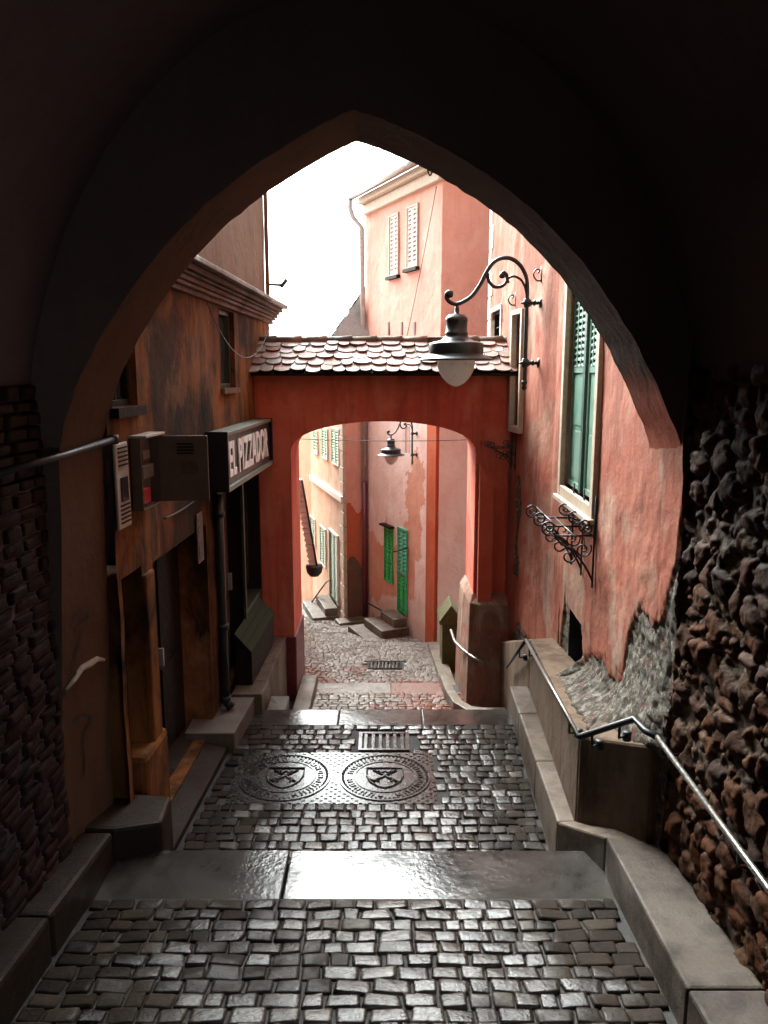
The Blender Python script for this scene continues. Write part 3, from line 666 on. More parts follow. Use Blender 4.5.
# sign
sg = thing('shop_sign', 'black box sign with white capital letters over the shop front', 'sign', tuple(LS.pt(qY(9), -1.1)))
q0, q1 = qY(7.7), qY(10.2); z0, z1 = -1.10, -.60
m = MB(); LS.box(m, q0, q1, z0, z1, .012, .20); panel = m.build('panel', 'black_sign', sg, bevel=.006)
m = MB(); LS.box(m, q0-.01, q1+.01, z1+.002, z1+.04, .012, .225); LS.box(m, q0-.01, q1+.01, z0-.055, z0-.002, .012, .235)
m.build('frame', 'sign_trim', sg, bevel=.004)
m = MB(); LS.box(m, q0-.02, q0-.002, z0-.05, z1+.05, .012, .24); m.build('end_cap', 'black_sign', sg, bevel=.004)
m = MB(); LS.box(m, q1+.002, q1+.02, z0-.05, z1+.05, .012, .24); m.build('end_cap', 'black_sign', sg, bevel=.004)
fc = bpy.data.curves.new('lettering', 'FONT'); fc.body = 'EL PIZZADOR'; fc.size = 1; fc.extrude = .012; fc.offset = .028; fc.space_character = 1.06
fo = bpy.data.objects.new('lettering', fc); COL.objects.link(fo)
me = bpy.data.meshes.new_from_object(fo, depsgraph=bpy.context.evaluated_depsgraph_get()); bpy.data.objects.remove(fo)
vv = np.array([v.co[:] for v in me.vertices]); lo, hi = vv.min(0), vv.max(0)
for v in me.vertices:
    u = (v.co.x-lo[0])/(hi[0]-lo[0]); h = (v.co.y-lo[1])/(hi[1]-lo[1])
    v.co = LS.pt(q0+.13+u*(q1-q0-.34), z0+.075+h*.365, .205+(v.co.z-lo[2])*.6)
me.materials.clear(); me.materials.append(MAT['sign_letter']); link('lettering', me, panel)
# meter box, cabinet, notice, pipes
mt = thing('meter_box', 'small white louvred meter box beside the passage arch', 'box', tuple(LS.pt(qY(5.42), -1.1)))
a, b = qY(5.275), qY(5.52); off = .035
m = MB(); LS.box(m, a, b, -1.06, -.46, .012, off); bd = m.build('housing', 'white_plastic', mt, bevel=.015)
for zv in (-.62, -1.02):
    m = MB()
    for k in range(5): LS.box(m, a+.04, b-.04, zv+k*.03, zv+.01+k*.03, off+.001, off+.01)
    m.build('vent', 'dark_wood', bd)
m = MB(); LS.box(m, a+.06, b-.06, -.87, -.70, off+.001, off+.012); m.build('display', 'black_sign', bd, bevel=.004)
cb = thing('electric_cabinet', 'open grey electric cabinet with its door swung out over the doorway', 'cabinet', tuple(LS.pt(qY(5.95), -1.1)))
a, b = qY(5.62), qY(6.02); CD = .09
m = MB(); LS.box(m, a, a+.012, -.98, -.45, .012, CD); LS.box(m, b-.012, b, -.98, -.45, .012, CD); LS.box(m, a+.013, b-.013, -.98, -.968, .012, CD); LS.box(m, a+.013, b-.013, -.967, -.45, .012, .02)
m.build('shell', 'grey_box', cb, bevel=.003)
m = MB(); LS.box(m, a-.02, b+.02, -.448, -.43, .012, CD+.05); m.build('lid', 'white_plastic', cb, bevel=.003)
m = MB(); LS.box(m, a+.06, a+.30, -.76, -.66, .03, .08); LS.box(m, a+.1, a+.26, -.62, -.55, .03, .07); m.build('meter', 'grey_box', cb, bevel=.006)
m = MB(); LS.box(m, a+.05, a+.2, -.94, -.83, .03, .08); m.build('fuse', 'red_part', cb, bevel=.006)
P = LS.pt(b, -.97, CD); dd = Vector((.375, .03, 0)); nn = Vector((.03, -.395, 0)).normalized()*.018
m = MB(); m.hexa([P, P+nn, P+nn+dd, P+dd], [x+Vector((0, 0, .51)) for x in (P, P+nn, P+nn+dd, P+dd)]); dr = m.build('door', 'grey_box', cb, bevel=.004)
m = MB()
def dbox(m, u0, u1, z0, z1, t=.01):
    A = P+nn*1.05+dd*u0; B = P+nn*1.05+dd*u1; e = nn.normalized()*t; m.hexa([A+Vector((0, 0, z0)), A+e+Vector((0, 0, z0)), B+e+Vector((0, 0, z0)), B+Vector((0, 0, z0))], [A+Vector((0, 0, z1)), A+e+Vector((0, 0, z1)), B+e+Vector((0, 0, z1)), B+Vector((0, 0, z1))])
dbox(m, .46, .80, .22, .31); m.build('sticker', 'pale_slab', dr)
m = MB(); 
for k in range(4): dbox(m, .38, .72, .37+k*.024, .38+k*.024, .006)
m.build('vent', 'dark_wood', dr)
nt = MB(); q = LS.hit(199, 548, .03); LS.box(nt, q[0], q[0]+.20, -1.78, -1.30, .012, .022); np_ = nt.build('plate', 'pale_slab')
ntg = thing('notice_plate', 'small pale notice with dark lines on the wall left of the shop', 'notice', tuple(LS.pt(q[0]+.1, -1.8)))
np_.parent = ntg; np_.matrix_parent_inverse = ntg.matrix_basis.inverted(); np_.name = 'plate'
m = MB()
for k, (z0, z1) in enumerate(((-1.38, -1.345), (-1.54, -1.42), (-1.74, -1.60))): LS.box(m, q[0]+.03, q[0]+.17, z0, z1, .0225, .026)
m.build('printing', 'black_sign', np_)
m = MB(); p = [LS.pt(qY(7.86), z, .08) for z in (-1.2, -2.0, -2.8, -3.45)]; m.tube(p, .045, 10)
for z in (-1.4, -2.6, -3.4): m.lathe([(.045, -.03), (.06, -.03), (.06, .03), (.045, .03)], tuple(LS.pt(qY(7.86), z, .08)), 12)
m.tube([LS.pt(qY(7.86), -3.42, .08), LS.pt(qY(7.86), -3.50, .14)], .05, 10)
tag(m.build('downpipe', 'black_iron'), 'black downpipe on the rust wall just left of the shop', 'pipe')
def wire(name, pts, sag, r, label, n=16):
    m = MB(); P = []
    for i in range(len(pts)-1):
        a, b = Vector(pts[i]), Vector(pts[i+1])
        for k in range(n+(i == len(pts)-2)): t = k/n; p = a.lerp(b, t); p.z -= sag*4*t*(1-t); P.append(p)
    m.tube(P, r, 5); return tag(m.build(name, 'black_iron'), label, 'cable')
wire('cable', [LS.pt(qY(7.9), .70, .03), LS.pt(qY(10.9), .80, .17)], .55, .006, 'thin cable looping down from the tiled cornice by the small window')
wire('cable', [LS.pt(qY(6.3), -1.16, .02), LS.pt(qY(7.6), -1.12, .02)], .03, .009, 'thin cable along the rust wall between the cabinet and the sign')
m = MB(); p = LS.pt(qY(11.4), 1.0, .1); p = atY(284, 283, 11.6)
m.tube([(LX(11.5), 11.6, p.z-.02), (p.x, 11.6, p.z-.03)], .02, 6); m.tube([(p.x-.05, 11.6, p.z-.06), (p.x, 11.6, p.z), (p.x+.04, 11.6, p.z+.05)], .03, 8)
tag(m.build('wall_spotlight', 'black_iron'), 'small grey spotlight on an arm at the tall wall corner', 'spotlight')

# ================================================================== BRIDGING ARCH
ar = thing('bridging_archway', 'red plaster archway with a small tiled roof spanning the lane', 'archway', (0, 10.8, -4.4))
AY0, AY1 = 10.3, 11.3; XL, XR = -1.72, 1.70; OL, OR = -1.235, 1.215
cx, hw = (OL+OR)/2, (OR-OL)/2; zs, zc = -1.02, -.60
prof = [(OL, -4.8), (OL, -3.8), (OL, -2.8), (OL, -1.8)]+[(cx-hw*math.cos(math.pi*k/28), zs+(zc-zs)*math.sin(math.pi*k/28)**.85) for k in range(29)]+[(OR, -1.8), (OR, -2.8), (OR, -3.8), (OR, -4.8)]
m = MB(); ZT = .02
def out2(i, x, z):
    if i < 4: return (XL, z)
    if i >= len(prof)-4: return (XR, z)
    k = i-4; t = k/28
    if k == 0: return (XL, z)
    if k == 28: return (XR, z)
    return (XL+(XR-XL)*t, ZT) if 0 < t < 1 else (x, z)
for i in range(len(prof)-1):
    a, b = prof[i], prof[i+1]; A, B = out2(i, *a), out2(i+1, *b)
    for y in (AY0, AY1):
        m.add([(a[0], y, a[1]), (b[0], y, b[1]), (B[0], y, B[1]), (A[0], y, A[1])], [(0, 1, 2, 3)])
    ns = 5
    for k in range(ns):
        y0 = AY0+(AY1-AY0)*k/ns; y1 = AY0+(AY1-AY0)*(k+1)/ns
        m.add([(a[0], y0, a[1]), (b[0], y0, b[1]), (b[0], y1, b[1]), (a[0], y1, a[1])], [(0, 1, 2, 3)])
for y in (AY0, AY1):   # spandrel corners
    for X, q in ((XL, 4), (XR, 32)):
        x1 = out2(5 if q == 4 else 31, *prof[5 if q == 4 else 31])
        m.add([(X, y, prof[q][1]), (x1[0], y, ZT), (X, y, ZT)], [(0, 1, 2)])
m.add([(XL, AY0, ZT), (XR, AY0, ZT), (XR, AY1, ZT), (XL, AY1, ZT)], [(0, 1, 2, 3)])
m.build('wall', 'red_plaster', ar)
# weathered pier feet
def lerp2(A, B, t): return [(a[0]+(b[0]-a[0])*t, a[1]+(b[1]-a[1])*t) for a, b in zip(A, B)]
m = MB(); fb = [(1.08, 10.75), (1.13, 10.13), (1.29, 10.0), (1.69, 9.98), (1.69, 11.32), (1.08, 11.32)]; ft = [(1.20, 10.75), (1.20, 10.28), (1.30, 10.275), (1.69, 10.275), (1.69, 11.32), (1.20, 11.32)]
lv = [(0, -4.8), (.1, -4.1), (.25, -3.6), (.45, -3.05), (1, -2.93)]
m.add([(x, y, z) for t_, z in lv for x, y in lerp2(fb, ft, t_)], [(k*6+i, k*6+(i+1) % 6, k*6+6+(i+1) % 6, k*6+6+i) for k in range(4) for i in range(6)]+[tuple(range(24, 30))])
f = m.build('pier_foot', 'rough_render', ar, bevel=.015)
f['label'] = 'splayed foot of bare weathered render'
m = MB(); m.box(-1.69, OL+.03, AY0-.03, AY1+.02, -4.8, -3.55); m.build('pier_foot', 'dark_red_paint', ar, bevel=.02)
# narrow pilaster with a sloped head on the right pier's front
m = MB(); m.hexa([(1.26, 10.17, -3.02), (1.46, 10.17, -3.02), (1.46, 10.295, -3.02), (1.26, 10.295, -3.02)], [(1.26, 10.17, -1.15), (1.46, 10.17, -1.45), (1.46, 10.295, -1.45), (1.26, 10.295, -1.15)]); m.build('buttress', 'red_plaster', ar, bevel=.015)
# roof
m = MB(); EY, RY, EZ, RZ = 10.06, 10.8, .015, .43
m.prism([(XL-.05, EY+.04), (XR, EY+.04), (XR, AY1+.2), (XL-.05, AY1+.2)], -.01, .02)
m.add([(XL-.05, EY+.04, .02), (XR, EY+.04, .02), (XR, RY, RZ-.04), (XL-.05, RY, RZ-.04), (XR, AY1+.2, .02), (XL-.05, AY1+.2, .02)], [(0, 1, 2, 3), (3, 2, 4, 5), (0, 3, 5), (1, 4, 2)])
rf = m.build('roof', 'dark_wood', ar)
m = MB(); rows = 5; sl = Vector((0, RY-EY, RZ-EZ)); sd = sl.normalized(); sn = Vector((0, -sd.z, sd.y))
for side in (0, 1):
    for r in range(rows):
        tw = .185; x = XL-.06-(tw/2 if r % 2 else 0)
        while x < XR:
            tw = random.uniform(.15, .25)
            xa, xb = max(x+.004, XL-.07), min(x+tw-.004, XR+.0)
            if xb-xa > .04:
                tz = random.uniform(-.012, .012); t = random.random(); L = sl.length/rows*1.5; s0 = sl.length/rows*r+random.uniform(-.025, .025)-.02
                pl = []
                for k in range(7):
                    a = math.pi*k/6; u = (xa+xb)/2-(xb-xa)/2*math.cos(a); pl.append((u, s0+.07*(1-math.sin(a))))
                pl += [(xb, s0+L), (xa, s0+L)]
                tl = []
                for th in (0, .013):
                    for (u, s_) in pl:
                        lift = .018+.03*(1-(s_-s0)/L)+tz+th
                        p = Vector((u, EY, EZ))+sd*s_+sn*lift
                        if side: p.y = 2*RY-p.y
                        tl.append(p)
                nn_ = len(pl)
                m.add(tl, [tuple(range(nn_, 2*nn_)), tuple(range(nn_-1, -1, -1))]+[(i, (i+1) % nn_, nn_+(i+1) % nn_, nn_+i) for i in range(nn_)], tint=t)
            x += tw
m.build('roof_tiles', 'roof_tile', rf)
m = MB(); x = XL-.08
while x < XR-.05:
    L = min(.34, XR-x); P = [(x, RY, RZ+.01), (x+L*.5, RY, RZ+.012), (x+L+.01, RY, RZ+.02)]; m.tube(P, [.07, .073, .082], 10, tint=random.random()); x += L
m.build('ridge_tiles', 'ridge_moss', rf)

# ================================================================== RIGHT BUILDING
RS = Strip([(1.79, 4.62), (1.875, 8.6), (1.665, 10.3), (1.645, 12.5)], +1)
rb = thing('pink_building', 'peeling pink plaster building with a tall green shuttered window', 'building', (2.2, 8, -3.5))
W1 = RS.rect(562, 487, 597, 519); W1 = (W1[0], W1[1], -1.22, 1.15); fw = .10
W1h = (W1[0]+fw, W1[1]-fw, W1[2]+fw, W1[3]-fw, .12)
a = RS.hit(524, 420)[0]; b = RS.hit(513, 420)[0]; W2 = (a, b, -.72, .80); W2h = (a+.06, b-.06, -.64, .74, .14)
a = RS.hit(503, 330)[0]; b = RS.hit(492, 330)[0]; W3 = (min(a, b), max(a, b), .42, .98); W3h = (W3[0]+.05, W3[1]-.05, .47, .92, .12)
nich = RS.rect(568, 664, 583, 625); nich = (nich[0], nich[1], nich[2], nich[3], .35, 1)
bnd = [(500, 640), (511, 640), (520, 622), (528, 640), (540, 655), (548, 680), (557, 684), (560, 655), (561, 600), (566, 596), (568, 612), (583, 640), (585, 665), (590, 655), (598, 662), (604, 660), (609, 672), (616, 680), (623, 676), (628, 655), (631, 630), (640, 610), (646, 612), (654, 626), (662, 622), (669, 602), (676, 570), (683, 530), (686, 470)]
bq = [RS.hit(*p) for p in bnd]; bq.sort(); BQ = np.array([p[0] for p in bq]); BZ = np.array([p[1] for p in bq])
st = [RS.hit(518, y) for y in (520, 625)]; sq = st[0][0]
def zone(q, z):
    P = np.stack([q*9, z*9, 0*q], 1); jag = (fbm(P, 21, 4)-.5)*.16+(fbm(P*4, 23, 3)-.5)*.06
    lim = np.interp(q, BQ, BZ)+jag
    bare = z < lim
    w = (fbm(np.stack([q*0, z*5, 0*q], 1), 31, 4)-.5)*.28
    strip = (np.abs(q-sq+w*.3) < .09+.05*np.sin(z*7)+jag*.4) & (z > -2.6) & (z < -1.28+jag)
    bare = bare | strip
    d1, d2, idv = worley(np.stack([q*9+4*w, z*10], 1), 41)
    rough = (fbm(np.stack([q*26, z*26, 0*q], 1), 51, 4)-.5)*.022
    zp = np.interp(q, [0, .75, 3.6, 5.5], [-2.34, -2.60, -2.86, -3.5]); pj = np.interp(q, [0, .1, .72, 3.6, 5.5], [.02, .08, .34, .24, .08])
    right = q < nich[0]-.05
    top = np.where(right, np.minimum(lim, zp+.75), zp+.5)
    tal = np.where(right & bare, 1, 0)*pj*np.clip((top-z)/np.maximum(top-zp, .15), 0, 1)**2.2*.9
    tal = np.where(z < zp, tal*np.clip(1-(zp-z)/.08, .2, 1), tal)*np.where((q > nich[0]-.04) & (q < nich[1]+.04), .25, 1)
    rub = -.016+np.clip((d2-d1)*2.5, 0, .4)*.02+rough+(fbm(np.stack([q*8, z*8, 0*q], 1), 52, 3)-.5)*.035
    lip = np.where((~bare) & (z-lim < .05), -.006, 0)
    return np.where(bare, rub, .012+lip)+tal, bare.astype(int), np.where(bare, np.where(d2-d1 < .07, .35, idv*.55), .5)
wall('wall', RS, -4.9, 6.0, [W1h, W2h, W3h, nich], ['pink_plaster', 'rubble'], rb, res=.016, zres=.07, fine=(-3.2, -.9, .016), disp=.016, seed=3, zone=zone, back='black_void')
m = MB(); m.box(2.4, 7, 4.7, 12.5, -5, 6.0); m.add([(1.645, 12.5, -5), (7, 12.5, -5), (7, 12.5, 6), (1.645, 12.5, 6)], [(0, 1, 2, 3)]); m.add([(1.6, 4.62, 6), (7, 4.62, 6), (7, 12.5, 6), (1.6, 12.5, 6)], [(0, 1, 2, 3)])
m.build('rear_wall', 'pink_plaster', rb)
m = MB(); m.box(1.35, 7.2, 4.7, 12.7, 6.002, 6.12); m.build('roof', 'roof_tile', rb)
def surround(S, w, h, mat, parent, o=.05, name='window'):
    m = MB(); S.box(m, w[0], h[0], w[2], w[3], -.05, o); S.box(m, h[1], w[1], w[2], w[3], -.05, o)
    S.box(m, h[0]+.001, h[1]-.001, h[3], w[3], -.05, o-.003); S.box(m, h[0]+.001, h[1]-.001, w[2], h[2], -.05, o-.003)
    return m.build(name, mat, parent, bevel=.006)
w = surround(RS, W1, W1h, 'cream_paint', rb)
def shutter(parent, S, q0, q1, z0, z1, off, mat, louv=(.55, .97), full=False, t=.035, darkm=None):
    m = MB(); fr = .05 if q1-q0 > .3 else (q1-q0)*.16
    S.box(m, q0, q0+fr, z0, z1, off-t, off); S.box(m, q1-fr, q1, z0, z1, off-t, off); S.box(m, q0+fr, q1-fr, z1-fr, z1, off-t, off-.002); S.box(m, q0+fr, q1-fr, z0, z0+fr, off-t, off-.002)
    zl = z0+fr if full else z0+(z1-z0)*louv[0]
    if not full:
        S.box(m, q0+fr, q1-fr, zl-fr, zl, off-t, off-.002); zm = (z0+zl)/2
        S.box(m, q0+fr, q1-fr, z0+fr, zl-fr, off-t, off-t*.5)
        S.box(m, q0+fr*2, q1-fr*2, z0+fr*2, zm-fr*.6, off-t*.5+.001, off-.010); S.box(m, q0+fr*2, q1-fr*2, zm+fr*.6, zl-fr*2, off-t*.5+.001, off-.010)
    n = max(4, int((z1-fr-zl)/(.06 if q1-q0 > .3 else .075))); dz = (z1-fr-zl)/n
    for k in range(n):
        za = zl+dz*k
        B = [S.pt(q0+fr, za+dz*.05, off-.004), S.pt(q1-fr, za+dz*.05, off-.004), S.pt(q1-fr, za+dz*.6, off-t), S.pt(q0+fr, za+dz*.6, off-t)]
        u = Vector((0, 0, dz*.22)); m.hexa(B, [b+u for b in B])
    S.box(m, q0+fr, q1-fr, zl, z1-fr, off-t-.012, off-t-.004, mi=1)
    if not full:
        for k in range(1, 3): q = q0+fr+(q1-q0-2*fr)*k/3; S.box(m, q-.012, q+.012, zl, z1-fr, off-.003, off+.002)
    return m.build('shutter', [mat, 'black_void'], parent, bevel=0)
mid = (W1h[0]+W1h[1])/2
shutter(w, RS, W1h[0]+.15, mid-.05, W1h[2]+.02, W1h[3]-.02, -.03, 'teal_paint'); shutter(w, RS, mid+.05, W1h[1]-.012, W1h[2]+.02, W1h[3]-.02, -.03, 'teal_paint')
m = MB(); RS.box(m, mid-.046, mid+.046, W1h[2]+.01, W1h[3]-.01, -.10, -.005); m.build('mullion', 'dark_teal', w, bevel=.006)
m = MB(); RS.box(m, W1h[0]+.004, W1h[0]+.135, W1h[2]+.005, W1h[3]-.005, -.10, -.06); m.build('frame', 'black_iron', w)
m = MB(); RS.box(m, W1[0]-.03, W1[1]+.03, W1[2]-.05, W1[2]-.003, -.03, .09); m.build('sill', 'cream_paint', w, bevel=.008)
w = surround(RS, W2, W2h, 'cream_paint', rb, .07)
shutter(w, RS, W2h[0]+.01, (W2h[0]+W2h[1])/2-.01, W2h[2]+.01, W2h[3]-.01, -.02, 'dark_wood', full=True); shutter(w, RS, (W2h[0]+W2h[1])/2+.01, W2h[1]-.01, W2h[2]+.01, W2h[3]-.01, -.02, 'dark_wood', full=True)
w = surround(RS, W3, W3h, 'white_paint', rb, .04); casement(w, RS, W3h, 'dark_wood', -.03, .03, (1, 1), name='casement')
m = MB(); z = -.2; k = 0
while z < 6: 
    L = .22 if k % 2 else .36
    RS.box(m, RS.len-L, RS.len+.02, z, z+.33, -.1, .03, tint=random.random()); z += .345; k += 1
m.build('quoin', 'white_paint', rb, bevel=.012)
# concrete plinth
pl = thing('concrete_plinth', 'weathered grey concrete plinth at the foot of the peeling pink wall', 'plinth', (1.6, 6, -3.3))
PA, PB, PC, PD = (1.74, 4.70), (1.425, 5.33), (1.61, 8.2), (1.57, 10.08)
m = MB(); 
m.prism([PA, PB, (1.86, 5.5), (1.83, 4.72)][::-1], -4.0, [-2.30, -2.32, -2.60, -2.36])
def seg(m, a, b, za, zb, n, zbot):
    for k in range(n):
        t0, t1 = k/n, (k+1)/n; f = lambda t: (a[0]+(b[0]-a[0])*t, a[1]+(b[1]-a[1])*t, za+(zb-za)*t)
        p, q = f(t0), f(t1); m.prism([(p[0], p[1]), (q[0], q[1]), (1.87, q[1]), (1.87, p[1])][::-1], zbot, [p[2]+.02, q[2]+.02, q[2], p[2]])
seg(m, PB, PC, -2.60, -2.86, 1, -4.3); seg(m, PC, PD, -2.86, -3.55, 1, -4.8)
m.build('plinth_wall', 'concrete', pl, bevel=.02)
# handrail following wall and plinth
hr = thing('handrail', 'wet steel handrail bending round the concrete plinth beside the boulder wall', 'handrail', (1.7, 4.6, -3.0))
def onx(px, py, x): r = ray(px, py); return r*(x/r.x)
PFs = Strip([PA, PB], +1); PBs = Strip([PB, PC], +1); PCs = Strip([PC, PD], +1)
def hp(S, px, py, off): q, z = S.hit(px, py, off); return S.pt(q, z, off)
n1 = onx(900, 1070, 1.70); n2 = onx(768, 888, 1.70); n3 = onx(657, 737, 1.70)
a1 = hp(PFs, 634, 719, .07); b1 = hp(PBs, 579, 737, .075); c1 = hp(PBs, 526, 640, .075); d1 = hp(PCs, 511, 661, .075)
d2_ = d1+(d1-c1)*.35
m = MB(); m.tube([n1, n2, n3], .017, 8)
P = []      # twisted rod: fine raised spiral on the near length
for k in range(240):
    t = k/239; c = n1.lerp(n3, t); a = t*2*math.pi*38; P.append(c+Vector((math.cos(a)*.014, 0, math.sin(a)*.014)))
m.tube(P, .0055, 5); m.build('twisted_rail', 'rail_steel', hr)
m = MB(); m.tube([n3, n3.lerp(a1, .5)+Vector((0, 0, -.02)), a1, a1.lerp(b1, .97), b1], .022, 8); m.build('rail', 'black_iron', hr)
m = MB(); m.tube([b1, c1], .017, 8); m.build('rail', 'rail_steel', hr)
m = MB(); m.tube([c1, d1, d2_], .018, 8); m.build('rail', 'black_iron', hr)
def stay(p, S):
    m = MB(); q = Vector((p.x, p.y, p.z-.10)); n = S.n[0]; w = Vector((q.x-n.x*.07, q.y-n.y*.07, q.z)); s_ = S.d[0]*.12; e = w+Vector((s_.x, s_.y, 0))
    m.tube([p, q, w], .010, 6); m.lathe([(0, -.03), (.03, -.03), (.03, .03), (0, .03)], tuple(w), 10); m.build('bracket', 'black_iron', hr)
for t, (x, y, S) in (((.25, .5), (a1, b1, PFs)), ((.75, .5), (a1, b1, PFs)), ((.12, 0), (b1, c1, PBs)), ((.9, 0), (b1, c1, PBs)), ((.4, 0), (c1, d1, PCs))): stay(x.lerp(y, t[0]), S)
for y in (2.4, 3.4, 4.45):
    t = (y-n1.y)/(n3.y-n1.y); p = n1.lerp(n3, t); m = MB(); m.tube([p, p+Vector((0, 0, -.07)), p+Vector((.13, 0, -.07))], .010, 6); m.build('bracket', 'black_iron', hr)
# far handrail curving from the red pier
m = MB(); P = [atY(x, y, Y) for x, y, Y in ((451, 630, 11.0), (455, 642, 10.7), (463, 650, 10.35), (474, 658, 10.0), (485, 664, 9.90))]
m.tube(P, .020, 8); m.tube([P[1], (1.02, P[1].y, P[1].z)], .012, 6); m.tube([P[3], P[3]+Vector((.06, .12, 0))], .012, 6)
tag(m.build('short_handrail', 'rail_steel'), 'short pale handrail curving round the foot of the red archway', 'handrail')
m = MB(); m.prism([(.95, 12.2), (1.25, 12.2), (1.25, 12.7), (.95, 12.7)], -5.0, -4.0); m.prism([(.90, 12.14), (1.28, 12.14), (1.28, 12.74), (.90, 12.74)], -3.998, [-3.93, -3.93, -3.93, -3.93]); m.add([(.9, 12.14, -3.93), (1.28, 12.14, -3.93), (1.09, 12.14, -3.66), (.9, 12.74, -3.93), (1.28, 12.74, -3.93), (1.09, 12.74, -3.66)], [(0, 1, 2), (5, 4, 3), (0, 2, 5, 3), (2, 1, 4, 5)])
tag(m.build('mossy_post', 'mossy_stone', bevel=.015), 'mossy yellow green stone post with a pointed cap behind the archway', 'post')

# ================================================================== WALL LAMPS
k_ = 9.06/780
def lp(px, py, dy=0): return Vector(((526-px)*k_, dy, (330-py)*k_))
def spline(P, n=6):
    P = [Vector(p) for p in P]; out = []
    for i in range(len(P)-1):
        p0, p1, p2, p3 = P[max(i-1, 0)], P[i], P[i+1], P[min(i+2, len(P)-1)]
        for j in range(n):
            t = j/n; out.append(.5*((2*p1)+(p2-p0)*t+(2*p0-5*p1+4*p2-p3)*t*t+(-p0+3*p1-3*p2+p3)*t**3))
    return out+[P[-1]]
lamp = thing('wall_lamp', 'large black wall lamp on a scrolled iron arm in front of the tiled roof', 'lamp', (0, 0, 0), 'wall lamps over the lane')
m = MB(); m.tube(spline([lp(*p) for p in [(526, 384), (526, 350), (526, 310), (526, 290), (524, 278), (518, 268), (509, 262), (499, 262), (491, 267), (485, 276), (480, 286), (472, 297), (463, 303), (456, 305), (450, 303), (447, 299), (447, 295), (450, 293)]]), .024, 10)
m.lathe([(0, .045), (.045, .03), (.05, 0), (.04, -.035), (0, -.045)], tuple(lp(449.5, 295.5)), 12)
m.lathe([(0, -.06), (.02, -.055), (.032, -.03), (.02, 0), (.036, .02), (.036, .04), (.02, .06)], tuple(lp(526, 384)), 12)
m.build('arm', 'lamp_black', lamp, local=True)
m = MB(); m.tube(spline([lp(*p) for p in [(486.5, 276), (488, 283), (493.5, 288.5), (501, 288), (505.5, 283.5), (505.5, 278), (502.5, 275), (499.5, 277)]]), [.02]*43, 8)
m.lathe([(0, .035), (.035, .02), (.038, 0), (.03, -.025), (0, -.035)], tuple(lp(501, 278)), 10)
m.tube(spline([lp(*p) for p in [(508, 285), (506.5, 282), (509, 279.5), (514, 279), (520, 282.5), (524, 290), (525.5, 298)]]), .014, 8); m.build('scroll', 'lamp_black', lamp, local=True)
for py in (304, 362):
    m = MB(); p = lp(526, py); L = .165
    for a, b, r in ((0, .05, .038), (.05, .075, .022), (.075, .10, .032), (.10, .14, .02)): m.tube([p+Vector((-a, 0, 0)), p+Vector((-b, 0, 0))], r, 10)
    m.tube([p+Vector((-.14, 0, 0)), p+Vector((-.175, 0, 0))], [.05, .075], 12); m.tube([p, p+Vector((.07, 0, 0))], [.03, .008], 8); m.lathe([(.026, -.05), (.036, -.045), (.036, .045), (.026, .05)], tuple(p), 12); m.build('bracket', 'lamp_black', lamp, local=True)
ce = lp(457.3, 330); q = k_
hood = [(0, 23), (1.6, 23), (2.4, 20), (2.2, 15.5), (8.5, 14.5), (9.8, 12.5), (11, 11.5), (11, 8.5), (10.6, 8), (10.6, -1.5), (11.3, -2), (11.3, -4.5), (10.8, -5), (13, -8), (17, -10.5), (23.5, -11.6), (24.5, -12.2), (26.6, -13), (26.9, -14), (26.9, -22.3), (26.2, -23.2), (27.5, -24.5), (36, -28.0), (36.8, -29), (36, -29.8), (25, -28.5), (18, -27)]
m = MB(); m.lathe([(r*q, z*q) for r, z in hood], tuple(ce), 36); m.build('hood', 'lamp_black', lamp, local=True)
gl = [(18.6, -28.5), (18.8, -32), (18.2, -37), (16.4, -42), (13.2, -47), (9, -51.5), (4, -54.5), (0, -55.5)]
m = MB(); m.lathe([(r*q, z*q) for r, z in gl], tuple(ce), 32); m.build('globe', 'lamp_glass', lamp, local=True)
def copy_tree(o, parent=None):
    c = o.copy(); COL.objects.link(c)
    if parent: c.parent = parent
    for ch in [x for x in bpy.data.objects if x.parent == o]: copy_tree(ch, c)
    return c
lp2 = copy_tree(lamp)
lamp.location = atY(526, 330, 9.2); lamp.rotation_euler = (0, 0, math.pi-.0)
# ================================================================== flower-box holders
def holder_proto():
    r = thing('flower_holder', 'wrought iron flower holder', 'holder', (0, 0, 0), 'wrought iron flower holders on the pink wall')
    # local: x along wall, y out from the wall, z up; width 1.0, reach .32
    def scroll(c, r0, turns, a0, sx, x, n=26):
        return [(x, c[0]+sx*math.cos(a0+turns*2*math.pi*t/n)*r0*(1-.8*t/n), c[1]+math.sin(a0+turns*2*math.pi*t/n)*r0*(1-.8*t/n)) for t in range(n+1)]
    for x in (-.45, 0, .45):
        m = MB(); m.tube([(x, .01, -.46), (x, .01, .34)], .010, 6); m.tube(spline([(x, .01, -.40), (x, .06, -.30), (x, .16, -.16), (x, .30, -.06), (x, .36, .03)]), .010, 6)
        m.tube([(x, .01, 0), (x, .36, 0)], .010, 6)
        m.tube(scroll((.10, -.12), .075, 1.4, 2.5, 1, x), .008, 6); m.tube(scroll((.22, -.18), .085, 1.4, .6, 1, x), .008, 6); m.tube(scroll((.40, .07), .07, 1.5, -1.8, 1, x), .008, 6); m.tube(scroll((.09, .09), .07, 1.4, -2.5, 1, x), .008, 6)
        m.build('scroll_bracket', 'black_iron', r, local=True)
    for y, z in ((.36, 0), (.36, .10), (.18, -.003), (.02, 0)):
        m = MB(); m.tube([(-.5, y, z), (.5, y, z)], .009, 6); m.build('rail', 'black_iron', r, local=True)
    return r
h1 = holder_proto(); h2 = copy_tree(h1)
def along(S, q): i = S.seg(q); d = S.d[i]; return math.atan2(d.y, d.x)
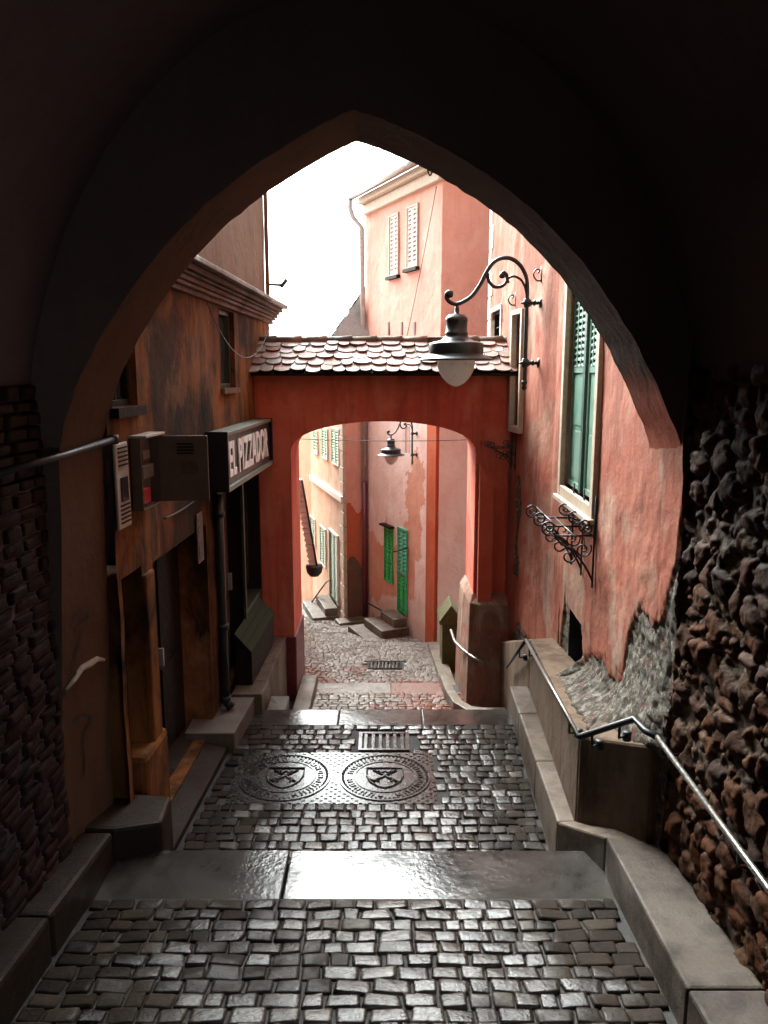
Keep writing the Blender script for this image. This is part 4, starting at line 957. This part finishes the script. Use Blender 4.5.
q = (RS.hit(562, 505)[0]+RS.hit(590, 530)[0])/2
q -= .45; h1.location = RS.pt(q, -1.36, .015); h1.rotation_euler = (0, 0, along(RS, q)); h1.scale = (.95, 1, 1)
h1['label'] = 'wrought iron scroll flower holder below the green shuttered window'
q = RS.hit(513, 450)[0]; h2.location = RS.pt(q, -.92, .015); h2.rotation_euler = (0, 0, along(RS, q)); h2.scale = (.42, .8, .62)
h2['label'] = 'small wrought iron flower holder in the corner beside the red archway'
for i, (px, py) in enumerate(((542, 275), (516, 300))):
    q, z = RS.hit(px, py); m = MB()
    m.tube(spline([RS.pt(q, z-.06, .0), RS.pt(q, z-.06, .06), RS.pt(q, z, .10), RS.pt(q, z+.06, .07), RS.pt(q, z+.05, .03), RS.pt(q, z+.02, .05)]), .009, 6); m.tube([RS.pt(q, z-.08, .004), RS.pt(q, z+.1, .004)], .012, 6)
    tag(m.build('wall_hook', 'black_iron'), ['small curled iron hook on the pink wall above the lamp bracket', 'small curled iron hook on the pink wall behind the lamp pole'][i], 'hook')

# ================================================================== manholes and drains
def manhole(c, r, label, tilt_mat):
    t = thing('manhole_cover', label, 'manhole', (c.x, c.y, T1z(c.y)), 'manhole covers in the wet paving')
    m = MB(); h = .47; m.prism([(-h, -h), (h, -h), (h, h), (-h, h)], -.02, .004)
    for i in range(24):
        for j in range(24):
            x, y = -h+.02+i*(2*h-.04)/23, -h+.02+j*(2*h-.04)/23
            if math.hypot(x, y) > r+.025 and (i+j) % 2 == 0: m.box(x-.014, x+.014, y-.014, y+.014, .003, .010)
    m.build('frame', 'cast_iron', t, local=True)
    m = MB(); m.lathe([(0, .006), (r-.02, .006), (r-.02, .014), (r, .014), (r, -.01)], n=48, smooth=False)
    for k in range(60): a = 2*math.pi*k/60; m.lathe([(.012, .004), (.010, .017), (0, .018)], ((r-.035)*math.cos(a), (r-.035)*math.sin(a), 0), 6)
    rr = .29
    m.lathe([(rr-.012, .005), (rr-.012, .013), (rr, .013), (rr, .005)], n=48, smooth=False)
    lid = m.build('lid', 'cast_iron', t, local=True)
    m = MB()   # ring of raised marks and a crest with two crossed swords
    for k in range(26):
        a = 2*math.pi*k/26; 
        if k % 7 == 6: continue
        c0 = Vector((.335*math.cos(a), .335*math.sin(a), .006)); rad = Vector((math.cos(a), math.sin(a), 0)); tg = Vector((-rad.y, rad.x, 0)); 
        for s_ in (-1, 1):
            A = c0+tg*.018*s_; e = tg*.005; B = [A-rad*.026-e, A+rad*.026-e, A+rad*.026+e, A-rad*.026+e]; m.hexa(B, [b+Vector((0, 0, .009)) for b in B])
        A = c0+rad*.02*random.choice((-1, 0, 1)); B = [A-rad*.005-tg*.016, A+rad*.005-tg*.016, A+rad*.005+tg*.016, A-rad*.005+tg*.016]; m.hexa(B, [b+Vector((0, 0, .009)) for b in B])
    sh = [(-.17, .15), (.17, .15), (.17, .0), (.14, -.10), (.07, -.18), (0, -.21), (-.07, -.18), (-.14, -.10), (-.17, .0), (-.17, .15)]
    m.tube([(x, y, .010) for x, y in sh], .010, 6)
    for s_ in (-1, 1):
        m.tube([(-.11*s_, -.10, .010), (.11*s_, .11, .010)], .012, 6); m.tube([(-.115*s_-.03, -.06+.0, .010), (-.05*s_-.0, -.10, .010)], .009, 6)
    m.tube([(-.06, .10, .012), (-.03, .06, .012), (0, .10, .012), (.03, .06, .012), (.06, .10, .012)], .008, 6)
    m.build('crest', 'cast_iron', lid, local=True)
    return t
manhole(MH[0][0], .43, 'dark round manhole cover with a crest, left one below the drain', 0); manhole(MH[1][0], .43, 'reddish round manhole cover with a crest, directly below the drain', 0)
def drain(c, zf, w, d, nb, label):
    t = thing('drain_grate', label, 'drain', (c.x, c.y, zf(c.y)), 'drain grates in the lane')
    m = MB(); b = .035
    m.box(-w, w, -d, -d+b, -.05, .016); m.box(-w, w, d-b, d, -.05, .016); m.box(-w, -w+b, -d+b, d-b, -.05, .015); m.box(w-b, w, -d+b, d-b, -.05, .015); m.box(-w, w, -d, d, -.09, -.045, mi=1)
    f = m.build('frame', ['cast_iron', 'black_void'], t, local=True)
    for k in range(nb):
        x = -w+b+(2*w-2*b)*(k+.5)/nb; m = MB(); m.box(x-.019, x+.019, -d+b, d-b, -.04, .013); m.build('bar', 'cast_iron', t, local=True, bevel=.004)
drain(DR1, T1z, .26, .20, 6, 'iron drain grate of long bars in the tread with the manholes')
drain(DR2, T3z, .28, .18, 8, 'smaller iron drain grate beyond the red archway')

# ================================================================== HOUSE B (pink house past the archway)
BSs = Strip([(1.0, 14.1), (-.36, 17.1)], +1); BE = Strip([(1.0, 14.1), (2.35, 14.55)], -1)
bb = thing('pink_house', 'tall pink corner house with green shutter and green door past the archway', 'house', (.5, 15.5, -5.2))
zt = 3.62
def br(x0, y0, x1, y1, S=BSs):
    a = S.hit(x0, (y0+y1)/2)[0]; b = S.hit(x1, (y0+y1)/2)[0]; xm = (x0+x1)/2; return min(a, b), max(a, b), S.hit(xm, max(y0, y1))[1], S.hit(xm, min(y0, y1))[1]
up1 = br(390, 214, 399.5, 276); up2 = br(407.5, 205, 419, 268); sh1 = br(385, 527, 393.5, 582); dr1 = br(398.5, 528, 408, 613); wn = br(404, 424, 411, 456)
Hs = [h+(.10,) for h in (up1, up2, sh1, dr1, wn)]
def bzone(q, z):
    P = np.stack([q*2.2, z*2.2, 0*q], 1); n = (fbm(P, 61, 4)-.5)+(fbm(P*5, 62, 3)-.5)*.35
    low = -3.5+n*1.1; vlow = -4.55+n*.7+(q-1.5)*-.25
    mi = np.where(z < vlow, 2, np.where((z < low) & (q > .95), 1, np.where((np.abs(q-1.1) < .38+n) & (z < -1.7+n) & (z > -3.6), 1, 0)))
    mi = np.where((mi == 0) & (z < -.2), 5, mi)  # lower facade gets a lightened plaster, brightness put into colour where sun misses
    mi = np.where((q < .42) & (z < .2), np.where(z < -4.35, 4, 3), mi)
    return 0*q, mi, 0*q+.5
wall('wall', BSs, -6.2, zt, Hs, ['pale_pink_plaster', 'coral_plaster', 'white_pink_plaster', 'orange_red_plaster', 'rough_render', 'lifted_pink_plaster'], bb, res=.028, zres=.028, disp=.012, seed=15, zone=bzone)
wall('end_wall', BE, -6.2, zt, [], ['pale_pink_plaster', 'white_pink_plaster'], bb, res=.06, disp=.01, seed=16, zone=lambda q, z: (0*q, (z < -.3).astype(int), 0*q+.5))
m = MB(); BSs.box(m, .03, .40, -6.2, 0.0, -.05, .05); pz = m.build('pilaster', 'orange_red_plaster', bb, bevel=.01)
m = MB(); m.prism([(.95, 14.25), (2.3, 14.65), (5, 19), (-.4, 17.2)], -6.2, zt); m.build('rear_wall', 'pale_pink_plaster', bb)
for h in (up1, up2):
    w = surround(BSs, h, (h[0]+.04, h[1]-.04, h[2]+.04, h[3]-.04), 'cream_paint', bb, .04)
    mdl = (h[0]+h[1])/2; shutter(w, BSs, h[0]+.045, mdl-.005, h[2]+.045, h[3]-.045, .02, 'white_paint', full=True); shutter(w, BSs, mdl+.005, h[1]-.045, h[2]+.045, h[3]-.045, .02, 'white_paint', full=True)
    m = MB(); BSs.box(m, h[0]-.04, h[1]+.04, h[2]-.06, h[2]-.002, -.02, .09); m.build('sill', 'dark_wood', w)
w = surround(BSs, sh1, (sh1[0]+.02, sh1[1]-.02, sh1[2]+.02, sh1[3]-.02), 'green_paint', bb, .03); shutter(w, BSs, sh1[0]+.022, (sh1[0]+sh1[1])/2-.004, sh1[2]+.022, sh1[3]-.022, .02, 'green_paint', full=True); shutter(w, BSs, (sh1[0]+sh1[1])/2+.004, sh1[1]-.022, sh1[2]+.022, sh1[3]-.022, .02, 'green_paint', full=True)
m = MB(); BSs.box(m, sh1[0]-.05, sh1[1]+.05, sh1[3]+.01, sh1[3]+.05, -.02, .12); m.build('hood_mould', 'dark_wood', w)
w = surround(BSs, dr1, (dr1[0]+.03, dr1[1]-.03, dr1[2]+.0, dr1[3]-.03), 'bluegreen_paint', bb, .04, 'door'); mdl = (dr1[0]+dr1[1])/2; zm = dr1[2]+(dr1[3]-dr1[2])*.46
shutter(w, BSs, dr1[0]+.032, mdl-.004, zm, dr1[3]-.032, .02, 'bluegreen_paint', full=True); shutter(w, BSs, mdl+.004, dr1[1]-.032, zm, dr1[3]-.032, .02, 'bluegreen_paint', full=True)
shutter(w, BSs, dr1[0]+.032, mdl-.004, dr1[2], zm-.05, .02, 'green_paint', full=True); shutter(w, BSs, mdl+.004, dr1[1]-.032, dr1[2], zm-.05, .02, 'green_paint', full=True)
casement(bb, BSs, wn, 'white_paint', .0, .05, (1, 2), glassm='white_paint')
for px in (389, 402, 415):
    h = br(px-.8, 322, px+.8, 335); m = MB(); BSs.box(m, h[0], h[1], h[2], h[3], -.02, .012); m.build('vent', 'dark_red_paint', bb)
# eave, gutter, roof
m = MB(); BSs.box(m, -.05, BSs.len+.02, zt-.35, zt-.15, -.05, .10); BSs.box(m, -.1, BSs.len+.03, zt-.147, zt, -.05, .20); m.build('cornice', 'cream_paint', bb, bevel=.02)
m = MB(); e0, e1 = BSs.pt(-.25, zt, .30), BSs.pt(BSs.len+.08, zt, .30); r0, r1 = Vector((3.2, 16.6, zt+2.0)), Vector((1.8, 19.5, zt+2.0)); f0 = BE.pt(2.2, zt, .42)
m.add([e0, e1, r1, r0, e0-Vector((0, 0, .06)), e1-Vector((0, 0, .06)), f0], [(0, 1, 2, 3), (0, 4, 5, 1), (0, 3, 6)]); m.build('roof', 'roof_tile', bb)
m = MB(); P = [BSs.pt(-.3, zt+.02, .33), BSs.pt(BSs.len+.12, zt+.02, .33)]; m.tube(P, .06, 10)
for k in range(6): m.lathe([(.065, -.02), (.065, .02)], tuple(P[0].lerp(P[1], (k+.5)/6)), 10)
e = BSs.len; m.tube([P[1], BSs.pt(e+.12, zt-.2, .33), BSs.pt(e+.08, zt-.40, .27), BSs.pt(e-.02, zt-.6, .12), BSs.pt(e-.02, -2.3, .09)], .055, 10); m.build('gutter', 'zinc', bb)
m = MB(); m.tube([BSs.pt(e-.02, -2.32, .09), BSs.pt(e-.02, -5.5, .09)], .06, 10); m.build('downpipe', 'dark_red_paint', bb)
lp2['label'] = 'small black wall lamp on the pink house seen through the archway'
q, z = BSs.hit(417, 443); lp2.scale = (.60,)*3; al = BSs.n[0]; lp2.location = BSs.pt(q, z, .10); lp2.rotation_euler = (0, 0, math.atan2(al.y, al.x)+.12)
def steps(name, S, a, b, zt_, n, label):
    m = MB()
    for k in range(n): S.box(m, a-.10*k, b+.16*k, zt_-.17*(k+1)-(.4 if k == n-1 else 0), zt_-.17*k, .06, .36+.3*k, tint=random.random())
    return tag(m.build(name, 'pale_slab', bevel=.012), label, 'steps')
steps('door_steps', BSs, dr1[0]-.1, dr1[1]+.12, dr1[2]-.005, 3, 'stone door steps below the green door of the pink house')
def hrail(S, q0, z0, q1, z1, off, label):
    m = MB(); a, b = S.pt(q0, z0, off), S.pt(q1, z1, off); m.tube([a, b], .018, 6); m.tube([a, S.pt(q0, z0-.5, off)], .014, 6); m.tube([b, S.pt(q1, z1, .0)], .014, 6)
    tag(m.build('stair_rail', 'black_iron'), label, 'handrail')
a = BSs.hit(366, 602, .1); b = BSs.hit(384, 612, .1); hrail(BSs, a[0], a[1], b[0], b[1], .1, 'dark sloping rail on the pink house left of the green door')
m = MB(); a = BSs.hit(408, 548); m.tube([BSs.pt(a[0], a[1], .0), BSs.pt(a[0], a[1]-.05, .32)], .015, 6)
tag(m.build('door_bracket', 'black_iron'), 'small dark iron bracket on the wall beside the green door', 'bracket')
wire('cable', [tuple(BSs.pt(.1, 3.2, .06)), tuple(BSs.pt(1.9, -.5, .06))], .15, .007, 'thin cable hanging diagonally across the upper pink house')
wire('cable', [(-1.7, 13.2, -1.05), (1.7, 12.4, -1.0)], .04, .006, 'thin cable strung level across the lane behind the archway')
m = MB(); p = atY(430, 172, 5.22); m.tube(spline([(p.x, 5.22, p.z+.06), (p.x-.014, 5.22, p.z+.01), (p.x, 5.22, p.z-.02), (p.x+.014, 5.22, p.z+.01), (p.x, 5.22, p.z+.06)]), .005, 6)
tag(m.build('arch_ring', 'black_iron'), 'small iron ring hanging from the passage arch against the sky', 'ring')

# ================================================================== HOUSE A
AS = Strip([(-.88, 17.0), (-1.98, 21.0), (-3.3, 23.6)], +1); AE = Strip([(-.88, 17.0), (-.40, 17.16)], -1)
aa = thing('cream_house', 'cream house with green shutters and slate roof at the bend of the lane', 'house', (-1, 19, -5.6))
def ar_(x0, y0, x1, y1): return br(x0, y0, x1, y1, AS)
ups = [ar_(332.5, 428, 340, 465), ar_(323, 428, 328.5, 459), ar_(314.5, 430, 318.5, 454)]; los = [ar_(311, 517, 316, 545), ar_(321, 527, 326.5, 565)]; dA = ar_(330.5, 532, 339, 600)
wall('wall', AS, -7.5, .75, [h+(.1,) for h in ups+los+[dA]], ['cream_plaster', 'white_pink_plaster'], aa, res=.07, disp=.012, seed=25)
wall('end_wall', AE, -7.5, .75, [], ['pale_pink_plaster', 'orange_red_plaster', 'tan_plaster'], aa, res=.03, disp=.01, seed=26, zone=lambda q, z: (0*q, np.where(z < -4.2+.2*np.sin(q*9), 2, np.where(z < -2.9+.12*np.sin(q*15), 1, 0)), 0*q+.5))
for h, mt_ in [(x, 'pale_green_paint') for x in ups]+[(x, 'dull_green_paint') for x in los]:
    w = surround(AS, h, (h[0]+.03, h[1]-.03, h[2]+.03, h[3]-.03), 'white_paint', aa, .04); md = (h[0]+h[1])/2
    shutter(w, AS, h[0]+.032, md-.004, h[2]+.032, h[3]-.032, .03, mt_, full=True); shutter(w, AS, md+.004, h[1]-.032, h[2]+.032, h[3]-.032, .03, mt_, full=True)
w = surround(AS, dA, (dA[0]+.05, dA[1]-.05, dA[2], dA[3]-.05), 'white_paint', aa, .05, 'door'); shutter(w, AS, dA[0]+.052, (dA[0]+dA[1])/2, dA[2], dA[3]-.052, .02, 'dull_green_paint', full=True); shutter(w, AS, (dA[0]+dA[1])/2+.005, dA[1]-.052, dA[2], dA[3]-.052, .02, 'dull_green_paint', full=True)
zc1 = AS.hit(328, 488)[1]; m = MB(); AS.box(m, 0, 4.0, zc1-.08, zc1+.06, -.02, .07); m.build('string_course', 'white_paint', aa, bevel=.01)
m = MB(); z = -6; k = 0
while z < .6: AS.box(m, -.03, .36 if k % 2 else .25, z, z+.32, -.05, .03, tint=random.random()); z += .335; k += 1
m.build('quoin', 'cream_paint', aa, bevel=.01)
m = MB(); E = [AS.pt(-.2, .75, .3), AS.pt(4.4, .75, .3)]; A0 = AE.pt(.6, .75, .25); R0 = Vector((.5, 18.2, 3.2)); R1 = Vector((1.5, 23, 3.2))
m.add([E[0], E[1], R1, R0, A0], [(0, 1, 2, 3), (0, 3, 4)]); rf = m.build('roof', 'slate', aa)
m = MB()      # slate courses on the visible slope
u = (E[1]-E[0]); v = (R0-E[0])
nrm = u.cross(v).normalized(); nrm = nrm if nrm.z > 0 else -nrm
for r in range(16):
    t0, t1 = r/16, (r+1.3)/16
    L0, Rr = E[0].lerp(R0, t0), E[1].lerp(R1, t0); L1, R_1 = E[0].lerp(R0, min(1, t1)), E[1].lerp(R1, min(1, t1))
    for c in range(26):
        a0, a1 = (c+(.5 if r % 2 else 0))/26, (c+.94+(.5 if r % 2 else 0))/26
        if a1 > 1: continue
        B = [L0.lerp(Rr, a0)+nrm*.04, L0.lerp(Rr, a1)+nrm*.04, L1.lerp(R_1, a1)+nrm*.015, L1.lerp(R_1, a0)+nrm*.015]; m.add(B, [(0, 1, 2, 3)], tint=random.random())
m.build('slates', 'slate', rf)
m = MB(); m.prism([(-.85, 17.1), (-.38, 17.2), (.5, 23), (-1.9, 21)], -7.5, .7); m.build('rear_wall', 'cream_plaster', aa)
steps('door_steps', AS, dA[0]-.1, dA[1]+.1, dA[2]-.005, 3, 'stone door steps below the dull green door of the cream house')
m = MB(); AE.box(m, -.25, .46, -6.2, T4z(17)+.13, .04, .42, tint=.4); tag(m.build('stone_step', 'pale_slab', bevel=.012), 'single stone step at the corner of the cream house', 'step')
a = AS.hit(312, 600, .1); b = AS.hit(327, 582, .1); 
m = MB(); P0 = atY(309, 606, 18.6); P1 = atY(326, 582, 18.2); m.tube([P0, P1], .018, 6); m.tube([P1, P1+Vector((.12, .2, 0))], .014, 6)
tag(m.build('stair_rail', 'black_iron'), 'thin dark rail leaning up beside the cream house door', 'handrail')
# ================================================================== HOUSE D (left, beyond the archway)
DS = Strip([(-1.70, 11.56), (-1.95, 14.5), (-2.35, 18.5), (-5, 24)], -1)
dd_ = thing('lane_house', 'narrow red plaster house side glimpsed left of the archway opening', 'house', (-2.5, 15, -5.2))
hD = (3.6, 4.3, -2.4, -1.6)
wall('wall', DS, -7.5, .2, [hD+(.1,)], ['orange_red_plaster', 'white_pink_plaster'], dd_, res=.08, disp=.012, seed=35, zone=lambda q, z: (0*q, ((q > 3.2)).astype(int), 0*q+.5))
m = MB(); m.prism([(-1.8, 11.6), (-2.05, 14.5), (-2.45, 18.5), (-5, 23), (-7, 11.6)], -7.5, .2); m.build('rear_wall', 'tan_plaster', dd_)
m = MB(); m.prism([(-1.5, 11.6), (-1.8, 14.5), (-2.15, 18.5), (-4.8, 24), (-7, 11.6)], .202, [.25, .25, .25, .25, 1.4]); m.build('roof', 'roof_tile', dd_)
w = surround(DS, hD, (hD[0]+.03, hD[1]-.03, hD[2]+.03, hD[3]-.03), 'white_paint', dd_, .04); shutter(w, DS, hD[0]-.35, hD[0]-.01, hD[2], hD[3], .08, 'bluegreen_paint', full=True); shutter(w, DS, hD[0]+.04, hD[1]-.04, hD[2]+.04, hD[3]-.04, .03, 'bluegreen_paint', full=True)
ch_ = thing('drain_chute', 'pale ribbed chute sloping down to a black bowl left of the lane', 'chute', tuple(atY(316, 570, 14.0)))
m = MB(); a, b = atY(301, 480, 14.0), atY(316, 566, 14.0)
n = 16
for k in range(n):
    p, q = a.lerp(b, k/n), a.lerp(b, (k+.86)/n); o = Vector((-.14, 0, 0)); d = Vector((0, .22, 0)); m.hexa([p+o, p, p+d, p+o+d], [q+o*.75, q, q+d, q+o*.75+d])
m.build('trough', 'white_paint', ch_)
m = MB(); m.tube([a+Vector((.02, -.02, 0)), b+Vector((.02, -.02, 0))], .02, 6); m.build('edge_bar', 'black_iron', ch_)
m = MB(); m.lathe([(.02, .12), (.15, .10), (.16, .06), (.14, -.04), (.08, -.11), (0, -.13)], tuple(b+Vector((-.04, .08, -.1))), 16); m.build('bowl', 'black_iron', ch_)

# ================================================================== LIGHT
w = bpy.data.worlds.new('World'); SC.world = w; w.use_nodes = True; nt = w.node_tree; nt.nodes.clear()
o = nt.nodes.new('ShaderNodeOutputWorld'); bg = nt.nodes.new('ShaderNodeBackground'); sk = nt.nodes.new('ShaderNodeTexSky'); sk.sky_type = 'NISHITA'; sk.sun_disc = False
SE, SR = math.radians(42), math.radians(-22)
sk.sun_elevation = SE; sk.sun_rotation = SR; sk.air_density = 1.0; sk.dust_density = 8.0; sk.ozone_density = 1.0
hs = nt.nodes.new('ShaderNodeHueSaturation'); hs.inputs['Saturation'].default_value = .22
nt.links.new(sk.outputs[0], hs.inputs['Color']); wb = nt.nodes.new('ShaderNodeMix'); wb.data_type = 'RGBA'; wb.blend_type = 'MULTIPLY'; wb.inputs[0].default_value = 1; wb.inputs[7].default_value = (.91, 1.0, 1.01, 1)
nt.links.new(hs.outputs[0], wb.inputs[6]); nt.links.new(wb.outputs[2], bg.inputs[0]); nt.links.new(bg.outputs[0], o.inputs[0]); bg.inputs[1].default_value = .15
sl_ = bpy.data.lights.new('sun', 'SUN'); sl_.energy = .35; sl_.angle = math.radians(35); sl_.color = (1, .98, .95); so = bpy.data.objects.new('sun', sl_); COL.objects.link(so)
dv = Vector((math.sin(SR)*math.cos(SE), math.cos(SR)*math.cos(SE), math.sin(SE)))
so.rotation_euler = (-dv).to_track_quat('-Z', 'Y').to_euler(); so.location = (0, 8, 12)
vs_ = SC.view_settings; vs_.view_transform = 'Standard'; vs_.look = 'None'; vs_.gamma = 1; vs_.use_curve_mapping = False; vs_.exposure = 3.15
SC.render.engine = 'CYCLES'; SC.cycles.use_denoising = True; SC.cycles.max_bounces = 8; SC.cycles.diffuse_bounces = 5; SC.cycles.glossy_bounces = 4; SC.cycles.sample_clamp_indirect = 6
